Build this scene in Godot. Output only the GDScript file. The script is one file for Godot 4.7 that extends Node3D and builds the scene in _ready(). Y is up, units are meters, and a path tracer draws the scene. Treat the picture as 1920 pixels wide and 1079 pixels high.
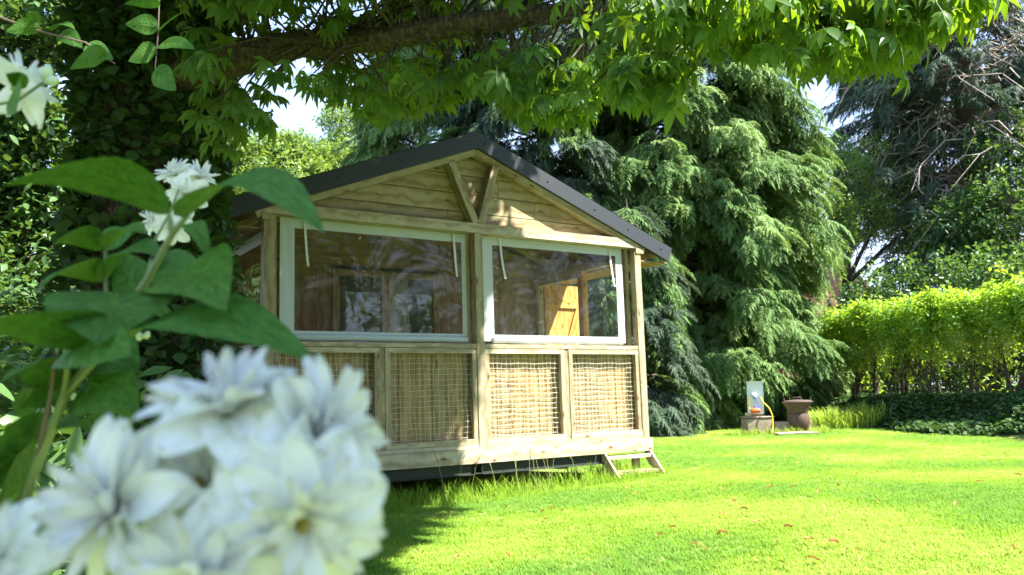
extends Node3D

# ------------------------------------------------------------------ constants
const EYE := Vector3(0.0, 0.9078, 0.0)
const FOCAL := 1600.0                     # pixels of the 1920 x 1079 photograph
const CABIN_AT := Vector3(-2.0871, 0.0, -7.0969)
const CABIN_TURN := 33.628
const W := 4.25                           # width of the cabin's front
var cam_basis := Basis.from_euler(Vector3(deg_to_rad(7.5626), 0.0, deg_to_rad(-1.7479)))
var to_sun := Vector3(1.40, 1.9, 0.36).normalized()
var rng := RandomNumberGenerator.new()
var cabin_xf := Transform3D(Basis(Vector3.UP, deg_to_rad(CABIN_TURN)), CABIN_AT)
var M := {}
var taken := {}

# ------------------------------------------------------------------ mesh builder
class MB:
	var v := PackedVector3Array()
	var uv := PackedVector2Array()
	var ix := PackedInt32Array()
	func p(a: Vector3, t := Vector2.ZERO) -> int:
		v.append(a); uv.append(t)
		return v.size() - 1
	func tri(a: int, b: int, c: int) -> void:
		ix.append(a); ix.append(b); ix.append(c)
	func quad(a: int, b: int, c: int, d: int) -> void:   # clockwise seen from the front
		tri(a, b, c); tri(a, c, d)
	func face(a: Vector3, b: Vector3, c: Vector3, d: Vector3, w := 1.0, h := 1.0, o := Vector2.ZERO) -> void:
		quad(p(a, o), p(b, o + Vector2(0, h)), p(c, o + Vector2(w, h)), p(d, o + Vector2(w, 0)))
	# box with the grain (texture v) along its longest side
	func box(s: Vector3, xf := Transform3D(), o := Vector2.ZERO) -> void:
		var h := s / 2.0
		var c := []
		for i in 8:
			c.append(xf * Vector3(h.x * (1 if i & 1 else -1), h.y * (1 if i & 2 else -1), h.z * (1 if i & 4 else -1)))
		# each face: corners bottom-left, top-left, top-right, bottom-right seen from outside; axis of "up", axis of "right"
		for f in [[4, 6, 7, 5, 1, 0], [1, 3, 2, 0, 1, 0], [0, 2, 6, 4, 1, 2], [5, 7, 3, 1, 1, 2], [6, 2, 3, 7, 2, 0], [0, 4, 5, 1, 2, 0]]:
			var up: float = s[f[4]]
			var rt: float = s[f[5]]
			var a := p(c[f[0]]); var b := p(c[f[1]]); var d := p(c[f[2]]); var e := p(c[f[3]])
			var k := Vector2(2.0, 0.5)
			if up >= rt:
				uv[a] = o; uv[b] = o + Vector2(0, up) * k; uv[d] = o + Vector2(rt, up) * k; uv[e] = o + Vector2(rt, 0) * k
			else:
				uv[a] = o; uv[b] = o + Vector2(up, 0) * k; uv[d] = o + Vector2(up, rt) * k; uv[e] = o + Vector2(0, rt) * k
			quad(a, b, d, e)
	func tube(pts: Array, rad: Array, n := 6, cap := true) -> void:
		var rows := []
		var side := Vector3.ZERO
		var run := 0.0
		for i in pts.size():
			var d: Vector3 = (pts[mini(i + 1, pts.size() - 1)] - pts[maxi(i - 1, 0)]).normalized()
			if i == 0:
				side = d.cross(Vector3.UP if absf(d.y) < 0.9 else Vector3.RIGHT).normalized()
			else:
				run += (pts[i] as Vector3).distance_to(pts[i - 1])
				side = (side - d * side.dot(d)).normalized()
			var other := d.cross(side)
			var row := []
			for k in n + 1:
				var a := TAU * k / n
				row.append(p(pts[i] + (side * cos(a) + other * sin(a)) * float(rad[i]), Vector2(float(k) / n, run)))
			rows.append(row)
		for i in pts.size() - 1:
			for k in n:
				quad(rows[i][k], rows[i][k + 1], rows[i + 1][k + 1], rows[i + 1][k])
		if cap:
			var a0 := p(pts[0]); var a1 := p(pts[-1])
			for k in n:
				tri(a0, rows[0][k + 1], rows[0][k])
				tri(a1, rows[-1][k], rows[-1][k + 1])
	func lathe(prof: Array, n := 20) -> void:   # [radius, height] pairs from bottom to top
		var rows := []
		for q in prof:
			var row := []
			for k in n + 1:
				var a := TAU * k / n
				row.append(p(Vector3(cos(a) * q[0], q[1], sin(a) * q[0]), Vector2(float(k) / n, q[1])))
			rows.append(row)
		for i in prof.size() - 1:
			for k in n:
				quad(rows[i][k], rows[i + 1][k], rows[i + 1][k + 1], rows[i][k + 1])
	func mesh(smooth := true) -> ArrayMesh:
		var nn := PackedVector3Array()
		nn.resize(v.size())
		for i in range(0, ix.size(), 3):
			var n := (v[ix[i + 2]] - v[ix[i]]).cross(v[ix[i + 1]] - v[ix[i]])
			nn[ix[i]] += n; nn[ix[i + 1]] += n; nn[ix[i + 2]] += n
		for i in nn.size():
			nn[i] = nn[i].normalized() if nn[i].length_squared() > 1e-20 else Vector3.UP
		var arr := []
		arr.resize(Mesh.ARRAY_MAX)
		arr[Mesh.ARRAY_VERTEX] = v; arr[Mesh.ARRAY_NORMAL] = nn; arr[Mesh.ARRAY_TEX_UV] = uv; arr[Mesh.ARRAY_INDEX] = ix
		var m := ArrayMesh.new()
		m.add_surface_from_arrays(Mesh.PRIMITIVE_TRIANGLES, arr)
		return m

# ------------------------------------------------------------------ small helpers
func lin(r: float, g: float, b: float, a := 1.0) -> Color:
	var c := Color(r, g, b).linear_to_srgb()
	c.a = a
	return c
func R(a: float, b: float) -> float: return rng.randf_range(a, b)
func at(x: float, y: float, depth: float) -> Vector3:
	return EYE + cam_basis * Vector3((x - 960.0) / FOCAL, -(y - 539.5) / FOCAL, -1.0) * depth
func pix(q: Vector3) -> Vector3:
	var w := cam_basis.inverse() * (q - EYE)
	return Vector3(960.0 + FOCAL * w.x / maxf(-w.z, 0.001), 539.5 - FOCAL * w.y / maxf(-w.z, 0.001), -w.z)
func gh(x: float, z: float) -> float:      # height of the ground
	return 0.1 * smoothstep(-0.3, 2.2, x) + 0.50 * smoothstep(7.6, 8.7, x + 0.25 * sin(z * 0.9)) - 0.05 * smoothstep(-2.0, -4.0, x)
func ground_at(x: float, y: float) -> Vector3:
	var d := at(x, y, 1.0) - EYE
	var h := 0.0
	var q := Vector3.ZERO
	for i in 6:
		q = EYE + d * ((h - EYE.y) / d.y)
		h = gh(q.x, q.z) if q.x < 7.4 else 0.1
	return q
func numbered(called: String) -> String:
	taken[called] = taken.get(called, -1) + 1
	return called if taken[called] == 0 else "%s_%03d" % [called, taken[called]]
func tag(o: Node, label := "", category := "", group := "", kind := "") -> void:
	if label: o.set_meta("label", label)
	if category: o.set_meta("category", category)
	if group: o.set_meta("group", group)
	if kind: o.set_meta("kind", kind)
func thing(called: String, label: String, category: String, pos := Vector3.ZERO, group := "") -> Node3D:
	var o := Node3D.new()
	o.name = numbered(called)
	add_child(o)
	o.position = pos
	tag(o, label, category, group)
	return o
func part(parent: Node, called: String, mesh: Mesh, mat: Material, xf := Transform3D()) -> MeshInstance3D:
	var o := MeshInstance3D.new()
	o.name = called if parent != self else numbered(called)
	o.mesh = mesh
	o.material_override = mat
	o.transform = xf
	parent.add_child(o, true)
	return o
func many(parent: Node, called: String, mesh: Mesh, mat: Material, where: Array) -> MultiMeshInstance3D:
	var mm := MultiMesh.new()
	mm.transform_format = MultiMesh.TRANSFORM_3D
	mm.mesh = mesh
	mm.instance_count = where.size()
	for i in where.size():
		mm.set_instance_transform(i, where[i])
	var o := MultiMeshInstance3D.new()
	o.name = called if parent != self else numbered(called)
	o.multimesh = mm
	o.material_override = mat
	o.set_meta("kind", "stuff")
	parent.add_child(o, true)
	return o
# a piece of timber between two corners
func wood(parent: Node, called: String, a: Vector3, b: Vector3, mat: Material) -> MeshInstance3D:
	var m := MB.new()
	m.box((b - a).abs(), Transform3D(), Vector2(R(0, 1), R(0, 1)))
	return part(parent, called, m.mesh(), mat, Transform3D(Basis(), (a + b) / 2.0))
# a bar of section w x d between two points (d measured along local z)
func bar(parent: Node, called: String, a: Vector3, b: Vector3, w: float, d: float, mat: Material, front := Vector3.BACK) -> MeshInstance3D:
	var m := MB.new()
	m.box(Vector3(w, a.distance_to(b), d), Transform3D(), Vector2(R(0, 1), R(0, 1)))
	var y := (b - a).normalized()
	var x := y.cross(front).normalized()
	return part(parent, called, m.mesh(), mat, Transform3D(Basis(x, y, x.cross(y)), (a + b) / 2.0))
func aim(dir: Vector3, up := Vector3.UP) -> Basis:      # basis whose x points along dir, y near up
	var x := dir.normalized()
	var z := x.cross(up)
	z = z.normalized() if z.length() > 0.01 else Vector3.FORWARD
	return Basis(x, z.cross(x), z)

# ------------------------------------------------------------------ materials
func noise(freq: float, oct := 3, s := 1, type := FastNoiseLite.TYPE_SIMPLEX_SMOOTH) -> FastNoiseLite:
	var n := FastNoiseLite.new()
	n.noise_type = type; n.seed = s; n.frequency = freq; n.fractal_octaves = oct
	return n
func noise_tex(freq: float, oct: int, s: int, cols: Array, size := 512) -> NoiseTexture2D:
	var t := NoiseTexture2D.new()
	t.width = size; t.height = size; t.seamless = true; t.noise = noise(freq, oct, s)
	var g := Gradient.new()
	var off := PackedFloat32Array()
	var cc := PackedColorArray()
	for c in cols:
		off.append(c[0]); cc.append(c[1])
	g.offsets = off; g.colors = cc
	t.color_ramp = g
	return t
func plain(c: Color, rough := 0.8, spec := 0.5) -> StandardMaterial3D:
	var m := StandardMaterial3D.new()
	m.albedo_color = c; m.roughness = rough; m.metallic_specular = spec
	return m
func leafy(c: Color, back: Color, rough := 0.5, spec := 0.4) -> StandardMaterial3D:
	var m := plain(c, rough, spec)
	m.backlight_enabled = true; m.backlight = back
	return m
func wood_images() -> Array:
	var w := 256; var h := 1024
	var col := Image.create(w, h, false, Image.FORMAT_RGB8)
	var hgt := Image.create(w, h, false, Image.FORMAT_L8)
	var n1 := noise(1.0, 3, 5); var n2 := noise(1.0, 2, 9); var n3 := noise(1.0, 4, 14)
	var knots := []
	for i in 7:
		knots.append([R(10, w - 10), (i + R(0.2, 0.8)) * h / 7.0, R(3.5, 7.0)])
	for y in h:
		var ang := TAU * y / h
		var cy := cos(ang) * 1.1; var sy := sin(ang) * 1.1
		for x in w:
			var u := x / 22.0 + 1.6 * n1.get_noise_3d(cy, sy, x * 0.004)
			var dark := 0.0
			for k in knots:
				var dy: float = (y - k[1]) * 0.45
				var dx: float = x - k[0]
				if absf(dx) < 46 and absf(dy) < 46:
					var q: float = (dx * dx + dy * dy) / (k[2] * k[2])
					u += 1.2 * exp(-q * 0.3) * signf(dx)
					dark = maxf(dark, exp(-q * 1.1))
			var ring := 0.5 + 0.5 * sin(u * 2.3)
			ring = pow(ring, 2.2)
			var fine := n3.get_noise_3d(cy * 9.0, sy * 9.0, x * 0.22)
			var broad := n2.get_noise_3d(cy * 1.5 + 7.0, sy * 1.5, x * 0.006)
			var k2 := clampf(1.0 - 0.09 * ring - 0.10 * fine + 0.08 * broad, 0.5, 1.1)
			var c := Color(0.93, 0.91, 0.86).lerp(Color(0.86, 0.80, 0.70), ring * 0.7) * k2
			c = c.lerp(Color(0.42, 0.29, 0.19), dark * 0.8)
			c.a = 1.0
			col.set_pixel(x, y, c)
			var q2 := clampf(0.6 - 0.3 * ring + 0.3 * fine, 0, 1)
			hgt.set_pixel(x, y, Color(q2, q2, q2))
	return [ImageTexture.create_from_image(col), ImageTexture.create_from_image(hgt)]
func leaf_images() -> Array:
	var w := 160; var h := 320
	var col := Image.create(w, h, false, Image.FORMAT_RGB8)
	var hgt := Image.create(w, h, false, Image.FORMAT_L8)
	var n1 := noise(0.03, 3, 3); var n2 := noise(0.12, 2, 4)
	for y in h:
		for x in w:
			var s := absf(x / float(w - 1) * 2.0 - 1.0)
			var t := y / float(h - 1)
			var vein := exp(-pow(s / 0.035, 2.0))
			for i in 6:
				var e := t - (0.04 + i * 0.13) - 0.30 * pow(s, 0.75) * (1.0 - 0.4 * t)
				vein = maxf(vein, 0.75 * exp(-pow(e / 0.011, 2.0)) * (1.0 - 0.6 * s))
			var k := 0.86 + 0.16 * n1.get_noise_2d(x, y) + 0.12 * n2.get_noise_2d(x, y)
			var c := Color(0.86, 0.90, 0.84) * k
			c = c.lerp(Color(1.0, 1.0, 0.80), vein * 0.6)
			c.a = 1.0
			col.set_pixel(x, y, c)
			var q := clampf(0.75 - 0.55 * vein + 0.12 * n2.get_noise_2d(x * 0.7, y * 0.7), 0, 1)
			hgt.set_pixel(x, y, Color(q, q, q))
	return [ImageTexture.create_from_image(col), ImageTexture.create_from_image(hgt)]
func petal_image() -> ImageTexture:
	var im := Image.create(96, 64, false, Image.FORMAT_L8)
	var n := noise(0.5, 2, 77)
	for y in 64:
		for x in 96:
			var q := clampf(0.5 + 0.45 * n.get_noise_2d(x * 0.9, y * 0.05), 0, 1)
			im.set_pixel(x, y, Color(q, q, q))
	return ImageTexture.create_from_image(im)
func make_materials() -> void:
	var wi := wood_images()
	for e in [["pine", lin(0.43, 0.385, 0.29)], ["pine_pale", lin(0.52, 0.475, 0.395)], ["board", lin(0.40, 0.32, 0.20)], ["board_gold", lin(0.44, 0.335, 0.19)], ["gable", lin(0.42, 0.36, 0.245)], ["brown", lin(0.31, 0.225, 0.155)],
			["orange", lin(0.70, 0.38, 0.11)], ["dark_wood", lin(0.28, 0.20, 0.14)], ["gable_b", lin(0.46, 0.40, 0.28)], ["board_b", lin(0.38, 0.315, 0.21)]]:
		var m := plain(e[1], 0.78, 0.3)
		m.albedo_texture = wi[0]
		m.heightmap_enabled = true; m.heightmap_texture = wi[1]; m.heightmap_scale = 0.12
		M[e[0]] = m
	M.metal = plain(lin(0.028, 0.033, 0.040), 0.48, 0.45)
	M.roof = plain(lin(0.03, 0.032, 0.036), 0.6, 0.4)
	M.screw = plain(lin(0.02, 0.02, 0.02), 0.5)
	M.steel = plain(lin(0.055, 0.065, 0.055), 0.65, 0.3)
	M.steel.albedo_texture = noise_tex(0.05, 4, 31, [[0.0, Color(0.45, 0.42, 0.36)], [0.5, Color(0.8, 0.82, 0.8)], [0.75, Color(1, 1, 1)]])
	M.steel.uv1_triplanar = true; M.steel.uv1_scale = Vector3(3, 3, 3)
	M.wire = plain(lin(0.72, 0.66, 0.52), 0.5)
	M.pvc = leafy(lin(0.50, 0.56, 0.58), lin(0.20, 0.23, 0.24), 0.35, 0.5)
	M.film = plain(Color(0.75, 0.78, 0.74, 0.015), 0.03, 0.52)
	M.film.transparency = BaseMaterial3D.TRANSPARENCY_ALPHA
	M.glass = plain(Color(0.4, 0.45, 0.43, 0.10), 0.02, 0.6)
	M.glass.transparency = BaseMaterial3D.TRANSPARENCY_ALPHA
	M.strap = plain(lin(0.62, 0.64, 0.66), 0.5)
	M.curtain = leafy(lin(0.5, 0.52, 0.46), lin(0.3, 0.3, 0.27), 0.9, 0.1)
	M.rubber = plain(lin(0.03, 0.03, 0.03), 0.9)
	# plants
	var li := leaf_images()
	M.mock = leafy(lin(0.135, 0.29, 0.065), lin(0.24, 0.40, 0.03), 0.55, 0.3)
	M.mock_b = leafy(lin(0.118, 0.255, 0.055), lin(0.20, 0.36, 0.03), 0.55, 0.3)
	M.mock_c = leafy(lin(0.15, 0.31, 0.060), lin(0.28, 0.44, 0.03), 0.55, 0.3)
	for k in ["mock", "mock_b", "mock_c"]:
		M[k].albedo_texture = li[0]
		M[k].heightmap_enabled = true; M[k].heightmap_texture = li[1]; M[k].heightmap_scale = 0.14
	M.mock_stem = plain(lin(0.16, 0.22, 0.075), 0.6)
	M.mock_wood = plain(lin(0.12, 0.085, 0.06), 0.8)
	M.petal = leafy(lin(0.86, 0.87, 0.85), lin(0.58, 0.60, 0.58), 0.65, 0.2)
	M.petal_in = leafy(lin(0.87, 0.87, 0.83), lin(0.58, 0.60, 0.55), 0.65, 0.2)
	var pt := petal_image()
	for k in ["petal", "petal_in"]:
		M[k].heightmap_enabled = true; M[k].heightmap_texture = pt; M[k].heightmap_scale = 0.05
	M.stamen = plain(lin(0.55, 0.42, 0.06), 0.7)
	M.calyx = leafy(lin(0.18, 0.32, 0.07), lin(0.2, 0.3, 0.05), 0.5)
	M.bud = leafy(lin(0.62, 0.72, 0.46), lin(0.3, 0.36, 0.2), 0.5)
	M.ch = leafy(lin(0.050, 0.110, 0.022), lin(0.22, 0.36, 0.012), 0.5, 0.3)
	M.ch_b = leafy(lin(0.064, 0.130, 0.024), lin(0.27, 0.41, 0.012), 0.5, 0.3)
	M.ch_c = leafy(lin(0.038, 0.085, 0.020), lin(0.20, 0.32, 0.010), 0.5, 0.3)
	M.ivy = leafy(lin(0.034, 0.070, 0.020), lin(0.04, 0.08, 0.01), 0.6, 0.25)
	M.con = leafy(lin(0.104, 0.182, 0.054), lin(0.11, 0.17, 0.04), 0.65, 0.25)
	M.con_b = leafy(lin(0.155, 0.242, 0.074), lin(0.14, 0.20, 0.04), 0.65, 0.25)
	M.con_c = leafy(lin(0.048, 0.078, 0.046), lin(0.05, 0.08, 0.03), 0.65, 0.25)
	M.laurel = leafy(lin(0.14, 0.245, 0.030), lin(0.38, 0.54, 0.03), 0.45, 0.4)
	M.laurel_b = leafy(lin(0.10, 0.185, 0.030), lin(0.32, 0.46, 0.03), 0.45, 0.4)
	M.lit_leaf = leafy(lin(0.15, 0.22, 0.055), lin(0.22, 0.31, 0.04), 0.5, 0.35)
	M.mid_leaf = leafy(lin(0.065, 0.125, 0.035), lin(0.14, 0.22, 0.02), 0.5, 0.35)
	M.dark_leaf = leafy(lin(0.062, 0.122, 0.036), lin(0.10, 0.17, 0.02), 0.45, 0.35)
	M.grass = leafy(lin(0.178, 0.292, 0.038), lin(0.28, 0.42, 0.03), 0.65, 0.2)
	M.grass_b = leafy(lin(0.240, 0.325, 0.060), lin(0.33, 0.43, 0.045), 0.65, 0.2)
	M.grass_c = leafy(lin(0.115, 0.225, 0.040), lin(0.20, 0.34, 0.03), 0.65, 0.2)
	M.grass_dry = leafy(lin(0.34, 0.33, 0.13), lin(0.22, 0.21, 0.07), 0.7, 0.2)
	M.dry_leaf = leafy(lin(0.36, 0.19, 0.08), lin(0.16, 0.07, 0.02), 0.7, 0.2)
	M.lawn = plain(Color.WHITE, 1.0, 0.1)
	M.lawn.albedo_texture = noise_tex(0.02, 5, 3, [[0.25, lin(0.095, 0.155, 0.030)], [0.5, lin(0.15, 0.22, 0.048)], [0.75, lin(0.24, 0.26, 0.10)]], 1024)
	M.lawn.uv1_triplanar = true; M.lawn.uv1_scale = Vector3(0.55, 0.55, 0.55)
	M.earth = plain(Color.WHITE, 1.0, 0.1)
	M.earth.albedo_texture = noise_tex(0.03, 5, 8, [[0.2, lin(0.035, 0.028, 0.016)], [0.55, lin(0.055, 0.052, 0.022)], [0.8, lin(0.10, 0.075, 0.045)]], 1024)
	M.earth.uv1_triplanar = true; M.earth.uv1_scale = Vector3(0.6, 0.6, 0.6)
	M.path = plain(Color.WHITE, 1.0, 0.1)
	M.path.albedo_texture = noise_tex(0.06, 4, 12, [[0.2, lin(0.42, 0.30, 0.25)], [0.8, lin(0.62, 0.48, 0.42)]])
	M.path.uv1_triplanar = true
	M.bark = plain(Color.WHITE, 0.95, 0.2)
	M.bark.albedo_texture = noise_tex(0.03, 5, 21, [[0.2, lin(0.045, 0.034, 0.022)], [0.55, lin(0.10, 0.085, 0.058)], [0.8, lin(0.17, 0.165, 0.11)]])
	M.bark.uv1_triplanar = true; M.bark.uv1_scale = Vector3(2.2, 1.2, 2.2)
	M.bark.normal_enabled = true; M.bark.normal_scale = 1.2
	var bn: NoiseTexture2D = noise_tex(0.05, 4, 22, [[0.0, Color.BLACK], [1.0, Color.WHITE]])
	bn.color_ramp = null; bn.as_normal_map = true; bn.bump_strength = 6.0
	M.bark.normal_texture = bn
	M.twig = plain(lin(0.30, 0.26, 0.22), 0.9, 0.2)
	M.concrete = plain(Color.WHITE, 0.95, 0.2)
	M.concrete.albedo_texture = noise_tex(0.04, 5, 17, [[0.2, lin(0.17, 0.13, 0.095)], [0.5, lin(0.30, 0.235, 0.175)], [0.8, lin(0.43, 0.36, 0.28)]])
	M.concrete.uv1_triplanar = true; M.concrete.uv1_scale = Vector3(2, 2, 2)
	M.rust = plain(Color.WHITE, 0.75, 0.4)
	M.rust.albedo_texture = noise_tex(0.03, 4, 19, [[0.2, lin(0.055, 0.036, 0.030)], [0.55, lin(0.092, 0.060, 0.048)], [0.8, lin(0.16, 0.10, 0.078)]])
	M.rust.uv1_triplanar = true; M.rust.uv1_scale = Vector3(2, 2, 2)
	M.white_box = plain(lin(0.60, 0.62, 0.63), 0.45)
	M.plastic_blue = plain(lin(0.06, 0.16, 0.48), 0.4)
	M.plastic_pale = plain(lin(0.62, 0.68, 0.74), 0.4)
	M.plastic_orange = plain(lin(0.72, 0.11, 0.01), 0.4)
	M.cable = plain(lin(0.72, 0.50, 0.03), 0.5)
	M.brick = plain(Color.WHITE, 0.9, 0.2)
	M.brick.albedo_texture = noise_tex(0.08, 4, 25, [[0.2, lin(0.30, 0.15, 0.10)], [0.8, lin(0.46, 0.27, 0.20)]])
	M.brick.uv1_triplanar = true
	M.tile = plain(lin(0.20, 0.12, 0.10), 0.8)

# ------------------------------------------------------------------ plant meshes
func blade_strip(m: MB, a: Vector3, b: Vector3, c: Vector3, side: Vector3, w: float) -> void:
	var q := [m.p(a - side * w * 0.5), m.p(a + side * w * 0.5), m.p(b - side * w), m.p(b + side * w), m.p(c)]
	m.quad(q[0], q[2], q[3], q[1])
	m.tri(q[2], q[4], q[3])
# one leaflet along dir, lying in the plane (dir, side), bending down
func leaflet(m: MB, o: Vector3, dir: Vector3, side: Vector3, len: float, wid: float, droop: float, fold := 0.18) -> void:
	var up := side.cross(dir).normalized()
	if up.y < 0: up = -up
	var prev := []
	var prof := [0.16, 0.72, 1.0, 0.62, 0.0]
	for i in 5:
		var t := i / 4.0
		var c := o + dir * len * t - Vector3.UP * droop * len * t * t
		var w: float = wid * 0.5 * prof[i]
		if i == 4:
			var e := m.p(c, Vector2(0.5, 1))
			m.tri(prev[0], e, prev[1]); m.tri(prev[1], e, prev[2])
		else:
			var row := [m.p(c - side * w + up * w * fold, Vector2(0, t)), m.p(c, Vector2(0.5, t)), m.p(c + side * w + up * w * fold, Vector2(1, t))]
			if i > 0:
				m.quad(prev[0], row[0], row[1], prev[1]); m.quad(prev[1], row[1], row[2], prev[2])
			prev = row
func palmate(s: int) -> ArrayMesh:
	rng.seed = 400 + s
	var m := MB.new()
	var n := 7 if s % 2 else 6
	for i in n:
		var a := lerpf(-1.75, 1.75, i / float(n - 1)) + R(-0.1, 0.1)
		var dir := Vector3(cos(a), R(-0.35, 0.15), sin(a)).normalized()
		var side := dir.cross(Vector3.UP).normalized()
		side = (side + Vector3.UP * R(-0.4, 0.4)).normalized()
		leaflet(m, Vector3.ZERO, dir, side, (0.150 - 0.030 * absf(a)) * R(0.8, 1.15), (0.040 + 0.006 * (s % 3)) * R(0.8, 1.2), R(0.1, 0.9))
	m.tube([Vector3(-0.10, 0.03, 0), Vector3.ZERO], [0.003, 0.002], 3, false)
	return m.mesh()
func leaf_clump(s: int, n: int, len: float, wid: float, spread: float) -> ArrayMesh:
	rng.seed = 500 + s
	var m := MB.new()
	for i in n:
		var d := Vector3(R(-1, 1), R(-0.7, 0.9), R(-1, 1)).normalized()
		var o := Vector3(R(-1, 1), R(-1, 1), R(-1, 1)) * spread
		var side := d.cross(Vector3(R(-0.5, 0.5), 1, R(-0.5, 0.5))).normalized()
		leaflet(m, o, d, side, len * R(0.75, 1.2), wid * R(0.8, 1.2), R(0.0, 0.5))
	return m.mesh()
func con_spray(s: int) -> ArrayMesh:
	rng.seed = 600 + s
	var m := MB.new()
	var L := 1.0
	var pts := []
	for i in 6:
		var t := i / 5.0
		pts.append(Vector3(L * t * (1.0 - 0.15 * t), 0.16 * t - 0.62 * t * t, 0.06 * sin(t * 3.0)))
	m.tube(pts, [0.012, 0.010, 0.008, 0.006, 0.004, 0.002], 3, false)
	for i in 17:
		var t := 0.08 + 0.92 * i / 16.0
		var o: Vector3 = Vector3(L * t * (1.0 - 0.15 * t), 0.16 * t - 0.62 * t * t, 0.06 * sin(t * 3.0))
		for sd in [-1.0, 1.0]:
			var l := 0.46 * (1.0 - 0.62 * t) * R(0.75, 1.2)
			var d := Vector3(R(0.45, 0.85), R(-0.45, -0.05), sd * R(0.6, 1.0)).normalized()
			var b := o + d * l * 0.55
			var c := o + d * l * 0.95 + Vector3(0.02, -0.30 * l - R(0.0, 0.06), 0)
			var side := d.cross(Vector3.UP).normalized() * 0.8 + Vector3.UP * R(-0.5, 0.5)
			blade_strip(m, o, b, c, side.normalized(), 0.019)
			# two short side shoots
			for j in 2:
				var q := o.lerp(b, 0.35 + 0.45 * j)
				var d2 := (d + Vector3(R(-0.2, 0.7), R(-0.5, -0.1), R(-0.6, 0.6))).normalized()
				blade_strip(m, q, q + d2 * l * 0.22, q + d2 * l * 0.40 - Vector3.UP * 0.12 * l, d2.cross(Vector3.UP).normalized(), 0.015)
	return m.mesh()
func tuft(s: int, n: int, h: float, spread: float, w: float, lean: float) -> ArrayMesh:
	rng.seed = 700 + s
	var m := MB.new()
	for i in n:
		var o := Vector3(R(-1, 1), 0, R(-1, 1)) * spread
		var a := R(0, TAU)
		var d := Vector3(cos(a), 0, sin(a))
		var k := h * R(0.55, 1.2)
		var l := lean * R(0.3, 1.3) * k
		blade_strip(m, o, o + Vector3.UP * k * 0.6 + d * l * 0.35, o + Vector3.UP * k * (1.0 - 0.25 * l / k) + d * l, d.cross(Vector3.UP), w)
	return m.mesh()

# a leaf or petal surface: grid along x, normal y. shape: 0 broad petal, 1 narrow pointed petal
func petal_mesh(s: int, kind: int) -> ArrayMesh:
	rng.seed = 800 + s
	var m := MB.new()
	var nu := 12; var nv := 8
	var rows := []
	var ph := R(0, 6)
	for i in nu + 1:
		var t := 1.0 - pow(1.0 - i / float(nu), 1.7)
		var w := 0.0
		if kind == 0:      # broad and round-ended
			w = 0.33 * sqrt(maxf(1.0 - pow(absf(2.0 * pow(t, 0.78) - 1.0), 2.6), 0.0)) * (0.35 + 0.65 * minf(t * 2.0, 1.0))
		else:              # strap-shaped
			w = 0.118 * sqrt(maxf(1.0 - pow(absf(2.0 * pow(t, 0.85) - 1.0), 2.4), 0.0))
		w = maxf(w, 0.004)
		var curl := ((0.30 if kind == 0 else 0.08) + 0.20 * sin(s * 2.3)) * t * t
		var row := []
		for j in nv + 1:
			var e := j / float(nv) * 2.0 - 1.0
			var y := 0.38 * w * e * e - curl + (0.035 if kind == 0 else 0.012) * sin(e * 4.0 + t * 6.0 + ph) * t + 0.02 * sin(e * 9.0 + ph * 2.0) * t * t
			row.append(m.p(Vector3(t + (0.025 if kind == 0 else 0.01) * sin(e * 7.0 + ph) * t, y, e * w), Vector2(j / float(nv), t)))
		rows.append(row)
	for i in nu:
		for j in nv:
			m.quad(rows[i][j], rows[i][j + 1], rows[i + 1][j + 1], rows[i + 1][j])
	return m.mesh()
# an ovate toothed leaf from base p0 to tip p1, arched upwards
func mock_leaf(parent: Node, p0: Vector3, p1: Vector3, width: float, arch: float, roll: float, mat: Material, fold := 0.25) -> void:
	var m := MB.new()
	var A := p1 - p0
	var L := A.length()
	var ax := A / L
	var S := ax.cross(Vector3.UP).normalized().rotated(ax, deg_to_rad(roll))
	var N := S.cross(ax)
	var nu := 26; var nv := 8
	var rows := []
	var ph := R(0, 6)
	for i in nu + 1:
		var t := i / float(nu)
		var c := A * t + Vector3.UP * arch * 4.0 * t * (1.0 - t) * (1.15 - 0.3 * t)
		var w := width * 0.5 * pow(maxf(sin(PI * pow(t, 0.66)), 0.0), 0.85) * (1.0 - 0.12 * t)
		if i % 2 == 1: w *= 1.045
		var row := []
		for j in nv + 1:
			var e := j / float(nv) * 2.0 - 1.0
			var lift := fold * absf(e) * w - 0.16 * w * e * e + 0.045 * w * sin(t * 34.0 - absf(e) * 5.0) * (1.0 - absf(e)) + 0.06 * w * sin(t * 9.0 + ph + e)
			row.append(m.p(c + S * e * w + N * lift, Vector2(j / float(nv), t)))
		rows.append(row)
	for i in nu:
		for j in nv:
			m.quad(rows[i][j], rows[i][j + 1], rows[i + 1][j + 1], rows[i + 1][j])
	part(parent, "leaf", m.mesh(), mat, Transform3D(Basis(), p0 - (parent as Node3D).position))

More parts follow.
